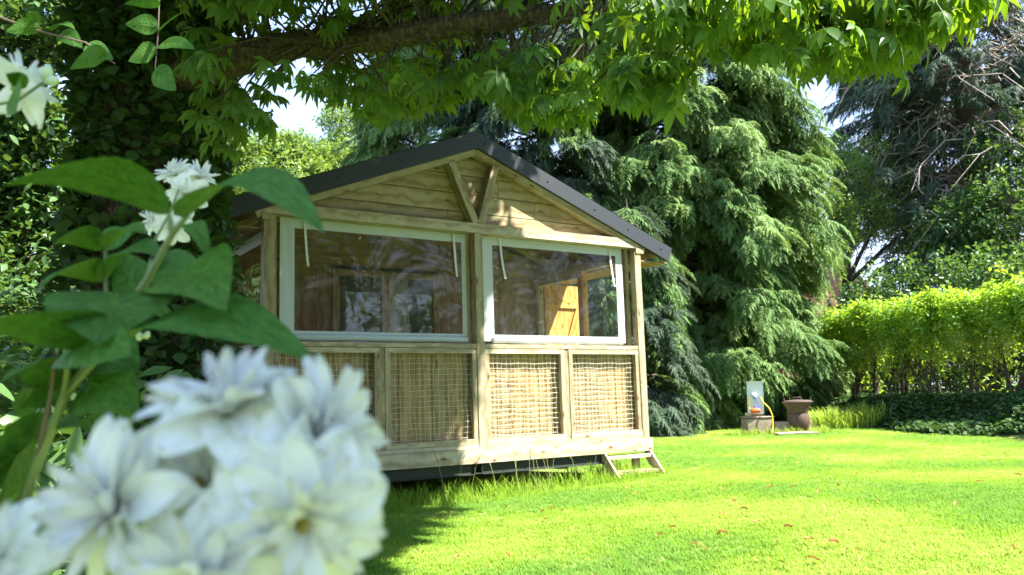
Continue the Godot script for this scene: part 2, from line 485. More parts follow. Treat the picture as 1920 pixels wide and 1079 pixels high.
# ------------------------------------------------------------------ start
func _ready() -> void:
	rng.seed = 20
	# camera
	var cam := Camera3D.new()
	cam.name = "camera"
	cam.position = EYE
	cam.basis = cam_basis
	var lens := CameraAttributesPhysical.new()
	lens.frustum_focal_length = 35.59
	lens.frustum_focus_distance = 2.5
	lens.exposure_aperture = 12.5
	cam.attributes = lens
	cam.fov = 37.27
	cam.near = 0.05
	cam.far = 600.0
	add_child(cam)
	# sky
	var env := Environment.new()
	env.tonemap_mode = Environment.TONE_MAPPER_LINEAR
	env.tonemap_exposure = 4.6
	env.background_mode = Environment.BG_SKY
	env.sky = Sky.new()
	var sm := ProceduralSkyMaterial.new()
	sm.sky_top_color = Color(0.58, 0.70, 0.89)
	sm.sky_horizon_color = Color(0.86, 0.92, 0.97)
	sm.sky_curve = 0.14
	sm.ground_bottom_color = Color(0.25, 0.30, 0.15)
	sm.ground_horizon_color = Color(0.5, 0.55, 0.45)
	sm.sun_angle_max = 12.0
	sm.sky_energy_multiplier = 0.80
	env.sky.sky_material = sm
	env.sdfgi_enabled = true; env.ssao_enabled = true; env.ssil_enabled = true
	var we := WorldEnvironment.new()
	we.name = "world"
	we.environment = env
	add_child(we)
	# sun
	var sun := DirectionalLight3D.new()
	sun.name = "sun"
	sun.basis = Basis.looking_at(-to_sun)
	sun.light_energy = 1.6
	sun.light_color = Color(1.0, 0.98, 0.94)
	sun.light_angular_distance = 0.55
	sun.shadow_enabled = true
	add_child(sun)

	make_materials()
	build_ground()
	build_cabin()
	build_step()
	build_pitch_corner()
	build_hedge()
	build_conifers()
	build_far_trees()
	build_chestnut()
	build_shrubs()
	build_grass()
	build_mock_orange()

# ------------------------------------------------------------------ ground
func sheet(x0: float, x1: float, z0: float, z1: float, nx: int, nz: int, lift: float, warp := 1.0) -> ArrayMesh:
	var m := MB.new()
	var rows := []
	for i in nx + 1:
		var row := []
		for j in nz + 1:
			var a := i / float(nx) * 2.0 - 1.0
			var b := j / float(nz) * 2.0 - 1.0
			var x := (x0 + x1) / 2.0 + signf(a) * pow(absf(a), warp) * (x1 - x0) / 2.0
			var z := (z0 + z1) / 2.0 + signf(b) * pow(absf(b), warp) * (z1 - z0) / 2.0
			row.append(m.p(Vector3(x, gh(x, z) + lift, z), Vector2(x, z)))
		rows.append(row)
	for i in nx:
		for j in nz:
			m.quad(rows[i][j], rows[i][j + 1], rows[i + 1][j + 1], rows[i + 1][j])
	# make the sheet face upwards
	for i in range(0, m.ix.size(), 3):
		var n := (m.v[m.ix[i + 2]] - m.v[m.ix[i]]).cross(m.v[m.ix[i + 1]] - m.v[m.ix[i]])
		if n.y < 0:
			var k := m.ix[i + 1]; m.ix[i + 1] = m.ix[i + 2]; m.ix[i + 2] = k
	return m.mesh()
func build_ground() -> void:
	tag(part(self, "ground", sheet(-290, 310, -310, 290, 150, 150, -0.012, 3.0), M.earth), "brown earth under the trees and beyond the lawn", "ground", "", "structure")
	tag(part(self, "lawn", sheet(-7.5, 7.7, -23.5, 3.0, 60, 60, 0.0), M.lawn), "short mown bright green lawn in front of the cabin", "lawn", "", "structure")
	var p := sheet(10.2, 12.6, -60, 5, 12, 40, 0.012)
	tag(part(self, "path", p, M.path), "pale pink gravel path behind the clipped hedge", "path", "", "structure")

# ------------------------------------------------------------------ cabin
func build_cabin() -> void:
	rng.seed = 31
	var c := thing("wooden_cabin", "timber garden cabin with black gable roof, clear roll-down blinds and wire mesh panels", "cabin", CABIN_AT)
	c.rotation.y = deg_to_rad(CABIN_TURN)
	var pine: Material = M.pine
	var pale: Material = M.pine_pale
	var PW := 0.088
	# frame of the front
	wood(c, "post", Vector3(0, 0.467, -PW), Vector3(PW, 2.56, 0), pine)
	wood(c, "post", Vector3(W / 2 - PW / 2, 0.467, -PW), Vector3(W / 2 + PW / 2, 2.558, 0), pine)
	wood(c, "post", Vector3(W - PW, 0.467, -PW), Vector3(W, 2.52, 0), pine)
	wood(c, "base_board", Vector3(-0.03, 0.33, -0.16), Vector3(W + 0.03, 0.465, 0.022), pale)
	wood(c, "tie_beam", Vector3(0.0, 2.56, -0.11), Vector3(W - 0.03, 2.657, 0.004), pale)
	wood(c, "plate_end", Vector3(-0.02, 2.50, -0.10), Vector3(0.085, 2.558, 0.012), pine)
	wood(c, "plate_end", Vector3(W - 0.07, 2.50, -0.10), Vector3(W + 0.04, 2.558, 0.012), pine)
	# roof line
	var K := 0.386
	var apex := 3.588
	var xe := W / 2 + 0.455
	for sd in [-1.0, 1.0]:
		var top := Vector3(W / 2, apex, 0)
		var end := Vector3(W / 2 + sd * (W / 2 + 0.46), apex - K * (W / 2 + 0.46), 0)
		var dir: Vector3 = (end - top).normalized()
		var dn := Vector3(-dir.y * sd, dir.x * sd, 0) * -1.0   # down, across the slope
		if dn.y > 0: dn = -dn
		# fascia: a folded metal strip
		var m := MB.new()
		var h := 0.165
		var a := top + Vector3(0, 0, 0.034); var b := end + Vector3(0, 0, 0.034)
		var a2 := a + Vector3.DOWN * h * 1.02; var b2 := b + dn * h
		var bk := Vector3(0, 0, -0.05)
		for f in [[a, b, b2, a2], [a + bk, b + bk, b, a], [a2, b2, b2 + bk, a2 + bk], [b, b + bk, b2 + bk, b2]]:
			if sd > 0: m.face(f[0], f[1], f[2], f[3])
			else: m.face(f[0], f[3], f[2], f[1])
		var fa := part(c, "fascia", m.mesh(), M.metal)
		for i in 5:
			var q := top.lerp(end, [0.045, 0.34, 0.58, 0.76, 0.945][i]) + dn * 0.075 + Vector3(0, 0, 0.035)
			var s := MB.new()
			s.tube([q, q + Vector3(0, 0, 0.008)], [0.011, 0.008], 6)
			part(fa, "screw", s.mesh(), M.screw)
		# timber under the fascia
		var off := Vector3.DOWN * (h * 1.05)
		bar(c, "barge_rafter", top + off + Vector3(0, -0.03, -0.045) - dir * 0.0, end + off + Vector3(0, -0.03, -0.045) - dir * 0.42, 0.06, 0.09, pine)
		# roof slab
		var r := MB.new()
		var z0 := 0.03; var z1 := -6.7
		var t0 := top + Vector3.UP * 0.004; var t1 := end + Vector3.UP * 0.004 + dir * 0.01
		var u0 := top + Vector3.DOWN * 0.05; var u1 := end + dn * 0.05
		var F := Vector3(0, 0, z0 - 0.05); var Bk := Vector3(0, 0, z1)
		var F2 := Vector3(0, 0, 0.036)
		for f in [[t0 + Bk, t1 + Bk, t1 + F2, t0 + F2], [u0 + F, u1 + F, u1 + Bk, u0 + Bk], [t1 + F, t1 + Bk, u1 + Bk, u1 + F], [t0 + Bk, u0 + Bk, u1 + Bk, t1 + Bk]]:
			if sd > 0: r.face(f[0], f[1], f[2], f[3])
			else: r.face(f[0], f[3], f[2], f[1])
		part(c, "roof_sheet", r.mesh(), M.roof)
		# boards under the roof, seen from below inside the veranda and under the eaves
		var n := 14
		for i in n:
			var p0 := u0.lerp(u1, (i + 0.02) / n) + dn * 0.012; var p1 := u0.lerp(u1, (i + 0.98) / n) + dn * 0.012
			var mid := (p0 + p1) / 2
			var bm := MB.new()
			bm.box(Vector3(p0.distance_to(p1), 0.018, 4.2), Transform3D(), Vector2(R(0, 1), R(0, 1)))
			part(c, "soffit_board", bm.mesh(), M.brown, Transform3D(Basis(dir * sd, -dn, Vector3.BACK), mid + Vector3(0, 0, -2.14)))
		for i in 4:
			var z := -0.55 - i * 0.6
			bar(c, "rafter", u0 + dn * 0.065 + Vector3(0, 0, z), u1 + dn * 0.065 + Vector3(0, 0, z) - dir * 0.10, 0.08, 0.05, M.pine if i > 0 else M.brown)
	# gable: horizontal planks behind the frame
	var gw := Node3D.new(); gw.name = "gable_wall"; c.add_child(gw)
	var ys := [2.63, 2.785, 2.972, 3.16, 3.345]
	for i in 4:
		var y0: float = ys[i] + 0.004; var y1: float = ys[i + 1] - 0.004
		var lim := apex - 0.20
		var x0a := W / 2 - (lim - y0) / K - 0.2; var x1a := W / 2 + (lim - y0) / K + 0.2
		var x0b := W / 2 - (lim - y1) / K - 0.2; var x1b := W / 2 + (lim - y1) / K + 0.2
		x0a = maxf(x0a, 0.02); x1a = minf(x1a, W - 0.02)
		x0b = maxf(x0b, 0.02); x1b = minf(x1b, W - 0.02)
		var cuts := [[x0a, x0b, W * R(0.38, 0.62)], [0, 0, 0]]
		var split: float = [1.85, 2.9, 2.45, 99.0][i]
		var spans := [[x0a, split, x0b, split], [split + 0.004, x1a, split + 0.004, x1b]] if split < 90 else [[x0a, x1a, x0b, x1b]]
		for s in spans:
			var m := MB.new()
			var o := Vector2(R(0, 1), R(0, 1))
			var a := Vector3(s[0], y0, -0.12); var b := Vector3(s[2], y1, -0.12); var d := Vector3(s[3], y1, -0.12); var e := Vector3(s[1], y0, -0.12)
			var hh := 0.38
			m.quad(m.p(a, o), m.p(b, o + Vector2(hh, (s[2] - s[0]) * 0.5)), m.p(d, o + Vector2(hh, (s[3] - s[0]) * 0.5)), m.p(e, o + Vector2(0, (s[1] - s[0]) * 0.5)))
			var z := Vector3(0, 0, -0.02)
			m.face(b, b + z, d + z, d); m.face(a + z, a, e, e + z); m.face(a + z, b + z, b, a); m.face(e, d, d + z, e + z); m.face(e + z, d + z, b + z, a + z)
			part(gw, "plank", m.mesh(), [M.gable, M.gable_b][(i + int(s[0] > 1.0)) % 2])
	var bm2 := MB.new()
	bm2.face(Vector3(0.05, 2.62, -0.16), Vector3(W / 2, 3.42, -0.16), Vector3(W / 2, 3.42, -0.16), Vector3(W - 0.05, 2.62, -0.16))
	part(c, "gable_backing", bm2.mesh(), M.dark_wood)
	# V struts
	bar(c, "strut", Vector3(W / 2 - 0.017, 2.657, -0.05), Vector3(W / 2 - 0.29, 3.262, -0.05), 0.075, 0.10, M.pine)
	bar(c, "strut", Vector3(W / 2 + 0.04, 2.657, -0.05), Vector3(W / 2 + 0.235, 3.278, -0.05), 0.075, 0.10, M.pine)
	# rails and lower panels
	var xs := [[PW, W / 2 - PW / 2], [W / 2 + PW / 2, W - PW]]
	for s in xs:
		wood(c, "sill_rail", Vector3(s[0], 1.424, -0.15), Vector3(s[1], 1.465, -0.006), pale)
		wood(c, "bottom_rail", Vector3(s[0], 0.467, -0.13), Vector3(s[1], 0.502, -0.004), pale)
		var mid: float = (s[0] + s[1]) / 2
		wood(c, "divider", Vector3(mid - 0.026, 0.502, -0.12), Vector3(mid + 0.026, 1.423, -0.016), pine)
		for q in [[s[0] + 0.004, mid - 0.028], [mid + 0.028, s[1] - 0.004]]:
			var pn := Node3D.new(); pn.name = "mesh_panel"; c.add_child(pn, true)
			var fw := 0.047
			wood(pn, "frame", Vector3(q[0], 1.372, -0.055), Vector3(q[1], 1.418, -0.008), pale)
			wood(pn, "frame", Vector3(q[0], 0.504, -0.055), Vector3(q[1], 0.557, -0.006), pale)
			wood(pn, "frame", Vector3(q[0], 0.557, -0.055), Vector3(q[0] + fw, 1.372, -0.009), pine)
			wood(pn, "frame", Vector3(q[1] - fw, 0.557, -0.055), Vector3(q[1], 1.372, -0.009), pine)
			# planks behind the mesh
			var x: float = q[0] + 0.002
			while x < q[1] - 0.02:
				var x2: float = minf(x + 0.172, q[1] - 0.002)
				wood(pn, "plank", Vector3(x + 0.003, 0.504, -0.118 + R(-0.003, 0.002)), Vector3(x2 - 0.003, 1.42, -0.098 + R(-0.003, 0.003)), [M.board, M.board_b, M.board_gold][rng.randi() % 3])
				x = x2
			wood(pn, "backing", Vector3(q[0], 0.5, -0.140), Vector3(q[1], 1.422, -0.125), M.dark_wood)
			# welded mesh, slightly uneven
			var wm := MB.new()
			var ph := R(0, 6)
			var y := 0.575
			while y < 1.40:
				var pts := []; var rr := []
				for i in 13:
					var t := i / 12.0
					pts.append(Vector3(lerpf(q[0] + 0.03, q[1] - 0.03, t), y + 0.004 * sin(t * 17.0 + ph + y * 9.0), -0.052 + 0.006 * sin(t * 11.0 + y * 23.0)))
					rr.append(0.0020)
				wm.tube(pts, rr, 4, false)
				y += 0.05
			x = q[0] + 0.07
			while x < q[1] - 0.04:
				var pts := []; var rr := []
				for i in 13:
					var t := i / 12.0
					pts.append(Vector3(x + 0.004 * sin(t * 15.0 + x * 31.0), lerpf(0.55, 1.375, t), -0.0565 + 0.006 * sin(t * 12.0 + x * 9.0)))
					rr.append(0.0020)
				wm.tube(pts, rr, 4, false)
				x += 0.05
			part(pn, "wire_mesh", wm.mesh(), M.wire)
	# jambs behind the posts
	for x in [[PW, PW + 0.05], [W / 2 - PW / 2 - 0.04, W / 2 - PW / 2], [W / 2 + PW / 2, W / 2 + PW / 2 + 0.02], [W - PW - 0.06, W - PW - 0.02]]:
		wood(c, "jamb", Vector3(x[0], 1.466, -0.16), Vector3(x[1], 2.558, -0.115 if x[0] > 2.0 and x[0] < 2.2 else -0.092), pine)
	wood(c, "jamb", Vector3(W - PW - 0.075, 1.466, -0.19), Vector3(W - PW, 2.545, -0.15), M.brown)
	# blinds
	blind(c, 0.17, 2.035, 0.30, 1.985, -0.10, 3)
	blind(c, 2.19, 4.06, 2.345, 3.965, -0.10, 7)
	# chassis
	for q in [[-0.10, 2.014], [2.106, 3.62]]:
		var ch := MB.new()
		var cx: float = (q[0] + q[1]) / 2
		var cw: float = q[1] - q[0]
		ch.box(Vector3(cw, 0.098, 0.05), Transform3D(Basis(), Vector3(cx, 0.28, -0.05)))
		ch.box(Vector3(cw, 0.006, 0.07), Transform3D(Basis(), Vector3(cx, 0.228, -0.02)))
		ch.box(Vector3(cw, 0.006, 0.06), Transform3D(Basis(), Vector3(cx, 0.3265, -0.03)))
		part(c, "chassis_beam", ch.mesh(), M.steel)
	var tb := MB.new()
	for f in [[Vector3(0.088, 0.008, 0.5), Vector3(2.06, 0.235, -0.245)], [Vector3(0.088, 0.008, 0.5), Vector3(2.06, 0.322, -0.245)], [Vector3(0.006, 0.079, 0.5), Vector3(2.019, 0.2785, -0.2455)], [Vector3(0.006, 0.079, 0.5), Vector3(2.101, 0.2785, -0.2455)]]:
		tb.box(f[0], Transform3D(Basis(), f[1]))
	part(c, "draw_tube", tb.mesh(), M.steel)
	for i in 3:
		var wl := MB.new()
		wl.lathe([[0.0, -0.09], [0.24, -0.09], [0.27, -0.05], [0.27, 0.05], [0.24, 0.09], [0.0, 0.09]], 18)
		part(c, "wheel", wl.mesh(), M.rubber, Transform3D(Basis(Vector3.BACK, PI / 2), Vector3([0.5, 3.7, 2.0][i], 0.26, -3.0)))
	var cb := MB.new()
	for x in [0.9, 3.3]:
		cb.box(Vector3(0.1, 0.12, 6.2), Transform3D(Basis(), Vector3(x, 0.24, -3.4)))
	part(c, "chassis_rails", cb.mesh(), M.steel)
	# floor
	for i in 14:
		wood(c, "floor_board", Vector3(0.02, 0.40, -0.17 - i * 0.135), Vector3(W - 0.02, 0.455, -0.17 - i * 0.135 - 0.13), M.brown)
	wood(c, "floor_deck", Vector3(0.02, 0.40, -6.5), Vector3(W - 0.02, 0.45, -2.07), M.brown)
	# left side: sloping view of blind opening, infill below, boarded wall behind
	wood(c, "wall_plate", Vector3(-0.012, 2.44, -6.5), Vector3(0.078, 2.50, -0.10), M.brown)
	wood(c, "wall_plate", Vector3(W - 0.078, 2.44, -6.5), Vector3(W + 0.012, 2.50, -0.10), M.pine)
	wood(c, "eave_board", Vector3(W + 0.02, 2.42, -6.5), Vector3(W + 0.42, 2.435, -0.03), M.brown)
	wood(c, "eave_board", Vector3(-0.42, 2.42, -6.5), Vector3(-0.02, 2.435, -0.03), M.brown)
	wood(c, "side_rail", Vector3(0, 1.43, -1.5), Vector3(0.08, 1.465, -PW), pine)
	wood(c, "side_rail", Vector3(W - 0.08, 1.43, -1.0), Vector3(W, 1.465, -PW), pine)
	wood(c, "side_board", Vector3(-0.03, 0.33, -6.5), Vector3(0.02, 0.465, -0.165), pine)
	wood(c, "side_board", Vector3(W - 0.02, 0.33, -6.5), Vector3(W + 0.03, 0.465, -0.165), pine)
	for i in 8:
		wood(c, "side_plank", Vector3(0.03, 0.467, -PW - 0.176 * (i + 0.99)), Vector3(0.05, 1.43, -PW - 0.176 * (i + 0.01)), M.board_b)
	for i in 5:
		wood(c, "side_plank", Vector3(W - 0.05, 0.467, -PW - 0.176 * (i + 0.99)), Vector3(W - 0.03, 1.43, -PW - 0.176 * (i + 0.01)), M.board_b)
	wood(c, "post", Vector3(0, 0.467, -1.59), Vector3(0.08, 2.44, -1.505), M.pine)
	for i in 26:
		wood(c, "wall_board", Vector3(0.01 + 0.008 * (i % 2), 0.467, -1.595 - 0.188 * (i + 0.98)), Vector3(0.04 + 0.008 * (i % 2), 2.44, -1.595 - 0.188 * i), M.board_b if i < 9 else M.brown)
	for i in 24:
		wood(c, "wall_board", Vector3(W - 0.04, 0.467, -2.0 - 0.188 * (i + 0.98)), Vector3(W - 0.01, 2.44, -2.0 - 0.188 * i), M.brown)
	# side blind on the left: a grey band along the top and a clear sheet
	var sb := Node3D.new(); sb.name = "side_blind"; c.add_child(sb)
	wood(sb, "border", Vector3(0.045, 2.33, -1.5), Vector3(0.050, 2.437, -0.09), M.pvc)
	wood(sb, "border", Vector3(0.045, 1.47, -1.5), Vector3(0.050, 2.329, -1.42), M.pvc)
	wavy(sb, "film", Vector3(0.047, 1.47, -1.42), Vector3(0, 0, 1.33), Vector3(0, 0.86, 0), Vector3(-0.006, 0, 0), 10, 8, M.film)
	# right side: door frame, posts and a ledged door standing open
	wood(c, "post", Vector3(W - 0.08, 0.467, -2.0), Vector3(W, 2.44, -1.90), M.pine)
	wood(c, "post", Vector3(W - 0.08, 0.467, -1.06), Vector3(W, 2.44, -0.97), M.orange)
	wood(c, "door_head", Vector3(W - 0.075, 2.37, -1.90), Vector3(W - 0.004, 2.438, -1.06), M.pine)
	var door := Node3D.new(); door.name = "door"; c.add_child(door)
	for i in 5:
		wood(door, "plank", Vector3(W + 0.03 + i * 0.125, 0.49, -1.93), Vector3(W + 0.03 + i * 0.125 + 0.121, 2.40, -1.905), M.orange)
	wood(door, "ledge", Vector3(W + 0.03, 2.10, -1.904), Vector3(W + 0.65, 2.22, -1.88), M.orange)
	wood(door, "ledge", Vector3(W + 0.03, 0.70, -1.904), Vector3(W + 0.65, 0.82, -1.88), M.orange)
	bar(door, "brace", Vector3(W + 0.10, 0.82, -1.892), Vector3(W + 0.58, 2.10, -1.892), 0.10, 0.022, M.orange)
	# wall at the back of the veranda with glazed double doors
	var zb := -2.0
	for i in 25:
		var x0 := 0.05 + i * 0.166
		var y1 := 2.50
		if x0 + 0.16 > 1.40 and x0 < 2.76:
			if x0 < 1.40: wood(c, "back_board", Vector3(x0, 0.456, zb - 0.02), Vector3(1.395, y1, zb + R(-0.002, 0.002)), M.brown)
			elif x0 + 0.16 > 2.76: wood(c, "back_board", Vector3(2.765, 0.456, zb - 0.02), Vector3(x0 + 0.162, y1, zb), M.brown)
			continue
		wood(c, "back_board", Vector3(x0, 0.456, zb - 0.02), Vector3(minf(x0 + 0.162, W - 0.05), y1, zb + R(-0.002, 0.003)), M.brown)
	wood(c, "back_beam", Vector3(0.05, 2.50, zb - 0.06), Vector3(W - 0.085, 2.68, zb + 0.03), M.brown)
	var gb := MB.new()
	gb.face(Vector3(0.05, 2.68, zb), Vector3(W / 2, 3.42, zb), Vector3(W / 2, 3.42, zb), Vector3(W - 0.05, 2.68, zb))
	part(c, "inner_gable", gb.mesh(), M.brown)
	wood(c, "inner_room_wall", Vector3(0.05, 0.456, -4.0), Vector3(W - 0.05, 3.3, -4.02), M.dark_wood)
	for i in 2:
		var d := Node3D.new(); d.name = "glazed_door"; c.add_child(d, true)
		var xa := 1.40 + i * 0.685; var xb := xa + 0.675
		wood(d, "stile", Vector3(xa, 0.47, zb - 0.03), Vector3(xa + 0.075, 2.45, zb + 0.025), M.board_b)
		wood(d, "stile", Vector3(xb - 0.075, 0.47, zb - 0.03), Vector3(xb, 2.45, zb + 0.025), M.board_b)
		wood(d, "head", Vector3(xa + 0.075, 2.38, zb - 0.03), Vector3(xb - 0.075, 2.45, zb + 0.022), M.board_b)
		wood(d, "kick_rail", Vector3(xa + 0.075, 0.47, zb - 0.03), Vector3(xb - 0.075, 0.70, zb + 0.022), M.board_b)
		wood(d, "pane", Vector3(xa + 0.075, 0.70, zb - 0.008), Vector3(xb - 0.075, 2.38, zb - 0.002), M.glass)
	wavy(c, "curtain", Vector3(2.12, 0.6, zb - 0.12), Vector3(0.30, 0, 0), Vector3(0, 1.85, 0), Vector3(0, 0, 0.03), 24, 4, M.curtain, 5.0)
func wavy(parent: Node, called: String, o: Vector3, u: Vector3, v: Vector3, amp: Vector3, nu: int, nv: int, mat: Material, waves := 1.5) -> MeshInstance3D:
	var m := MB.new()
	var rows := []
	var ph := R(0, 6)
	for i in nu + 1:
		var row := []
		for j in nv + 1:
			var a := i / float(nu); var b := j / float(nv)
			row.append(m.p(o + u * a + v * b + amp * (sin(a * waves * TAU + ph + b * 1.2) * 0.6 + 0.4 * sin(b * 5.0 + a * 9.0 + ph)), Vector2(a, b)))
		rows.append(row)
	for i in nu:
		for j in nv:
			m.quad(rows[i][j], rows[i][j + 1], rows[i + 1][j + 1], rows[i + 1][j])
	return part(parent, called, m.mesh(), mat)
func blind(c: Node3D, x0: float, x1: float, f0: float, f1: float, z: float, s: int) -> void:
	var b := Node3D.new(); b.name = "roll_down_blind"; c.add_child(b, true)
	var y0 := 1.50; var y1 := 2.555; var g0 := 1.565; var g1 := 2.47
	var o := z
	for q in [[x0, f0, y0, y1, 5, 30], [f1, x1, y0, y1, 5, 30], [f0, f1, g1, y1, 30, 4], [f0, f1, y0, g0, 30, 3]]:
		wavy(b, "border", Vector3(q[0], q[2], o), Vector3(q[1] - q[0], 0, 0), Vector3(0, q[3] - q[2], 0), Vector3(0, 0, 0.003), q[4], q[5], M.pvc, 2.0)
	wavy(b, "film", Vector3(f0, g0, o - 0.002), Vector3(f1 - f0, 0, 0), Vector3(0, g1 - g0, 0), Vector3(0, 0, 0.004), 24, 16, M.film, 1.6)
	# puckers along the welded edge
	for i in 7:
		var y := lerpf(g1 - 0.02, g1 - 0.55, i / 6.0) + R(-0.02, 0.02)
		var e := f1 if s == 3 else f0
		var k := -1.0 if s == 3 else 1.0
		var m := MB.new()
		m.tube([Vector3(e + k * 0.005, y, o + 0.002), Vector3(e + k * R(0.03, 0.05), y + R(0.0, 0.02) - 0.012, o + 0.006), Vector3(e + k * R(0.06, 0.09), y - R(0.0, 0.03), o + 0.001)], [0.003, 0.007, 0.001], 5)
		part(b, "pucker", m.mesh(), M.film)
	# bottom bar rolled in the hem
	var r := MB.new()
	var pts := []; var rr := []
	for i in 9:
		pts.append(Vector3(lerpf(f0 - 0.03, f1 + 0.03, i / 8.0), 1.508 + 0.003 * sin(i * 1.7 + s), o + 0.02)); rr.append(0.031)
	r.tube(pts, rr, 12)
	part(b, "hem_roll", r.mesh(), M.pvc)
	# tie straps
	for q in [[f0 + 0.09, 0.42], [f1 - 0.09, 0.43]]:
		var l: float = q[1]
		var w := MB.new()
		var pv := []
		for i in 9:
			var t := i / 8.0
			var ctr := Vector3(q[0] + (0.055 if s == 7 else 0.03) * pow(t, 2.4), 2.553 - l * t, o + 0.012 + 0.012 * sin(t * 3.0))
			var row := [w.p(ctr - Vector3(0.011, 0, 0)), w.p(ctr + Vector3(0.011, 0, 0))]
			if i > 0: w.quad(row[0], pv[0], pv[1], row[1])
			pv = row
		part(b, "strap", w.mesh(), M.strap)

# ------------------------------------------------------------------ wooden step at the right end of the cabin's front
func build_step() -> void:
	rng.seed = 33
	var c := thing("wooden_step", "pale two-tread timber step standing under the cabin's front edge", "step", cabin_xf * Vector3(3.95, 0, 0.2))
	c.rotation.y = deg_to_rad(CABIN_TURN)
	var o := Vector3(3.95, 0, 0.2)
	wood(c, "tread", Vector3(3.62, 0.262, -0.10) - o, Vector3(4.22, 0.300, 0.045) - o, M.pine_pale)
	wood(c, "tread", Vector3(3.62, 0.115, 0.03) - o, Vector3(4.22, 0.145, 0.17) - o, M.pine_pale)
	for x in [3.602, 4.238]:
		bar(c, "stringer", Vector3(x, 0.325, -0.05) - o, Vector3(x, 0.05, 0.20) - o, 0.026, 0.11, M.pine_pale, Vector3(0, 0.74, 0.67))
	wood(c, "leg", Vector3(3.70, 0.03, -0.10) - o, Vector3(3.76, 0.262, -0.05) - o, M.pine)
	wood(c, "leg", Vector3(4.06, 0.05, -0.10) - o, Vector3(4.14, 0.262, -0.05) - o, M.pine)

# ------------------------------------------------------------------ hook-up cabinet, plinth, urn
func build_pitch_corner() -> void:
	rng.seed = 35
	var g := ground_at(1440, 815)
	var k := -g.z / FOCAL            # metres for one pixel at that distance
	var face := Basis(Vector3.UP, deg_to_rad(4.0))
	var base := Vector3(g.x, gh(g.x, g.z), g.z)
	# offsets in pixels from (1440, 815) turned to metres
	var q := func(px: float) -> float: return (px - 1440.0) * k
	var hh := func(py: float) -> float: return (815.0 - py) * k * 1.01
	var bl := thing("stone_block", "weathered concrete block carrying the white cabinet", "block", base + face * Vector3(q.call(1423), 0, -0.05))
	bl.basis = face
	var m := MB.new()
	rough_box(m, Vector3((1448 - 1398) * k, hh.call(783), 0.42), 5)
	part(bl, "block", m.mesh(), M.concrete, Transform3D(Basis(), Vector3(0, hh.call(783) / 2 - 0.02, 0)))
	var cap := MB.new()
	rough_box(cap, Vector3((1448 - 1398) * k + 0.02, 0.03, 0.44), 6)
	part(bl, "cap", cap.mesh(), M.concrete, Transform3D(Basis(), Vector3(0, hh.call(783) - 0.004, 0)))
	var bl2 := thing("stone_kerb", "low pinkish concrete kerb block under the rusty urn", "kerb block", base + face * Vector3(q.call(1484.5), 0, -0.02))
	bl2.basis = face
	var m2 := MB.new()
	rough_box(m2, Vector3((1521 - 1449) * k, hh.call(791), 0.34), 7)
	part(bl2, "block", m2.mesh(), M.concrete, Transform3D(Basis(), Vector3(0, hh.call(791) / 2 - 0.02, 0)))
	var wb := thing("wood_offcut", "small square wood offcut beside the white cabinet", "offcut", base + face * Vector3(q.call(1402.5), hh.call(784.5) + 0.01, 0.08))
	wood(wb, "offcut", Vector3(-0.05, 0, -0.05), Vector3(0.055, 0.09, 0.05), M.pine)
	var sl := thing("paving_slab", "thin flat paving slab lying on the lawn before the kerb", "slab", base + face * Vector3(q.call(1470), 0.012, 0.62))
	var m3 := MB.new()
	rough_box(m3, Vector3(0.80, 0.05, 0.36), 9)
	part(sl, "slab", m3.mesh(), M.concrete, Transform3D(Basis(Vector3.UP, 0.05), Vector3(0, 0.02, 0)))
	# cabinet
	var cb := thing("hook_up_cabinet", "white electric hook-up cabinet with blue sockets on a concrete block", "cabinet", base + face * Vector3(q.call(1421), hh.call(783) + 0.012, -0.02))
	cb.basis = Basis(Vector3.UP, deg_to_rad(-14.0)) * Basis(Vector3.BACK, deg_to_rad(-1.0))
	var H: float = (778 - 720) * k
	var Wd := 29 * k
	var f := MB.new()
	f.box(Vector3(Wd, H, 0.16), Transform3D(Basis(), Vector3(0, H / 2 + 0.05, 0)))
	part(cb, "body", f.mesh(), M.white_box)
	var f2 := MB.new()
	f2.box(Vector3(Wd + 0.02, 0.02, 0.19), Transform3D(Basis(), Vector3(0, H + 0.06, 0.0)))
	part(cb, "lid", f2.mesh(), M.white_box)
	var f3 := MB.new()
	f3.box(Vector3(Wd * 0.8, 0.05, 0.12), Transform3D(Basis(), Vector3(0, 0.025, 0)))
	part(cb, "foot", f3.mesh(), M.concrete)
	for e in [[-0.03, 0.68, M.plastic_pale, 0.055], [0.0, 0.26, M.plastic_blue, 0.04]]:
		var s := MB.new()
		s.tube([Vector3(e[0], H * e[1], 0.08), Vector3(e[0] + 0.01, H * e[1] - 0.02, 0.15)], [e[3], e[3] * 0.8], 12)
		var so := part(cb, "socket", s.mesh(), e[2])
		var cp := MB.new()
		cp.tube([Vector3(e[0] + 0.012, H * e[1] - 0.03, 0.15), Vector3(e[0] + 0.02, H * e[1] - 0.07, 0.17)], [e[3] * 0.55, e[3] * 0.5], 10)
		part(so, "plug", cp.mesh(), M.plastic_blue)
	var bc := MB.new()
	bc.tube([Vector3(0.0, H * 0.60, 0.17), Vector3(0.05, H * 0.35, 0.15), Vector3(0.09, H * 0.15, 0.14)], [0.008, 0.008, 0.008], 6)
	part(cb, "lead", bc.mesh(), M.plastic_blue)
	# orange cable reel hanging in front
	var orr := thing("cable_reel", "orange plastic cable float hanging on the white cabinet's front", "cable reel", base + face * Vector3(q.call(1414.5), hh.call(771.0), 0.16))
	var om := MB.new()
	om.tube([Vector3(-0.10, 0, 0), Vector3(-0.085, 0, 0), Vector3(-0.05, 0, 0), Vector3(0.05, 0, 0), Vector3(0.085, 0, 0), Vector3(0.10, 0, 0)], [0.012, 0.04, 0.05, 0.05, 0.04, 0.012], 12)
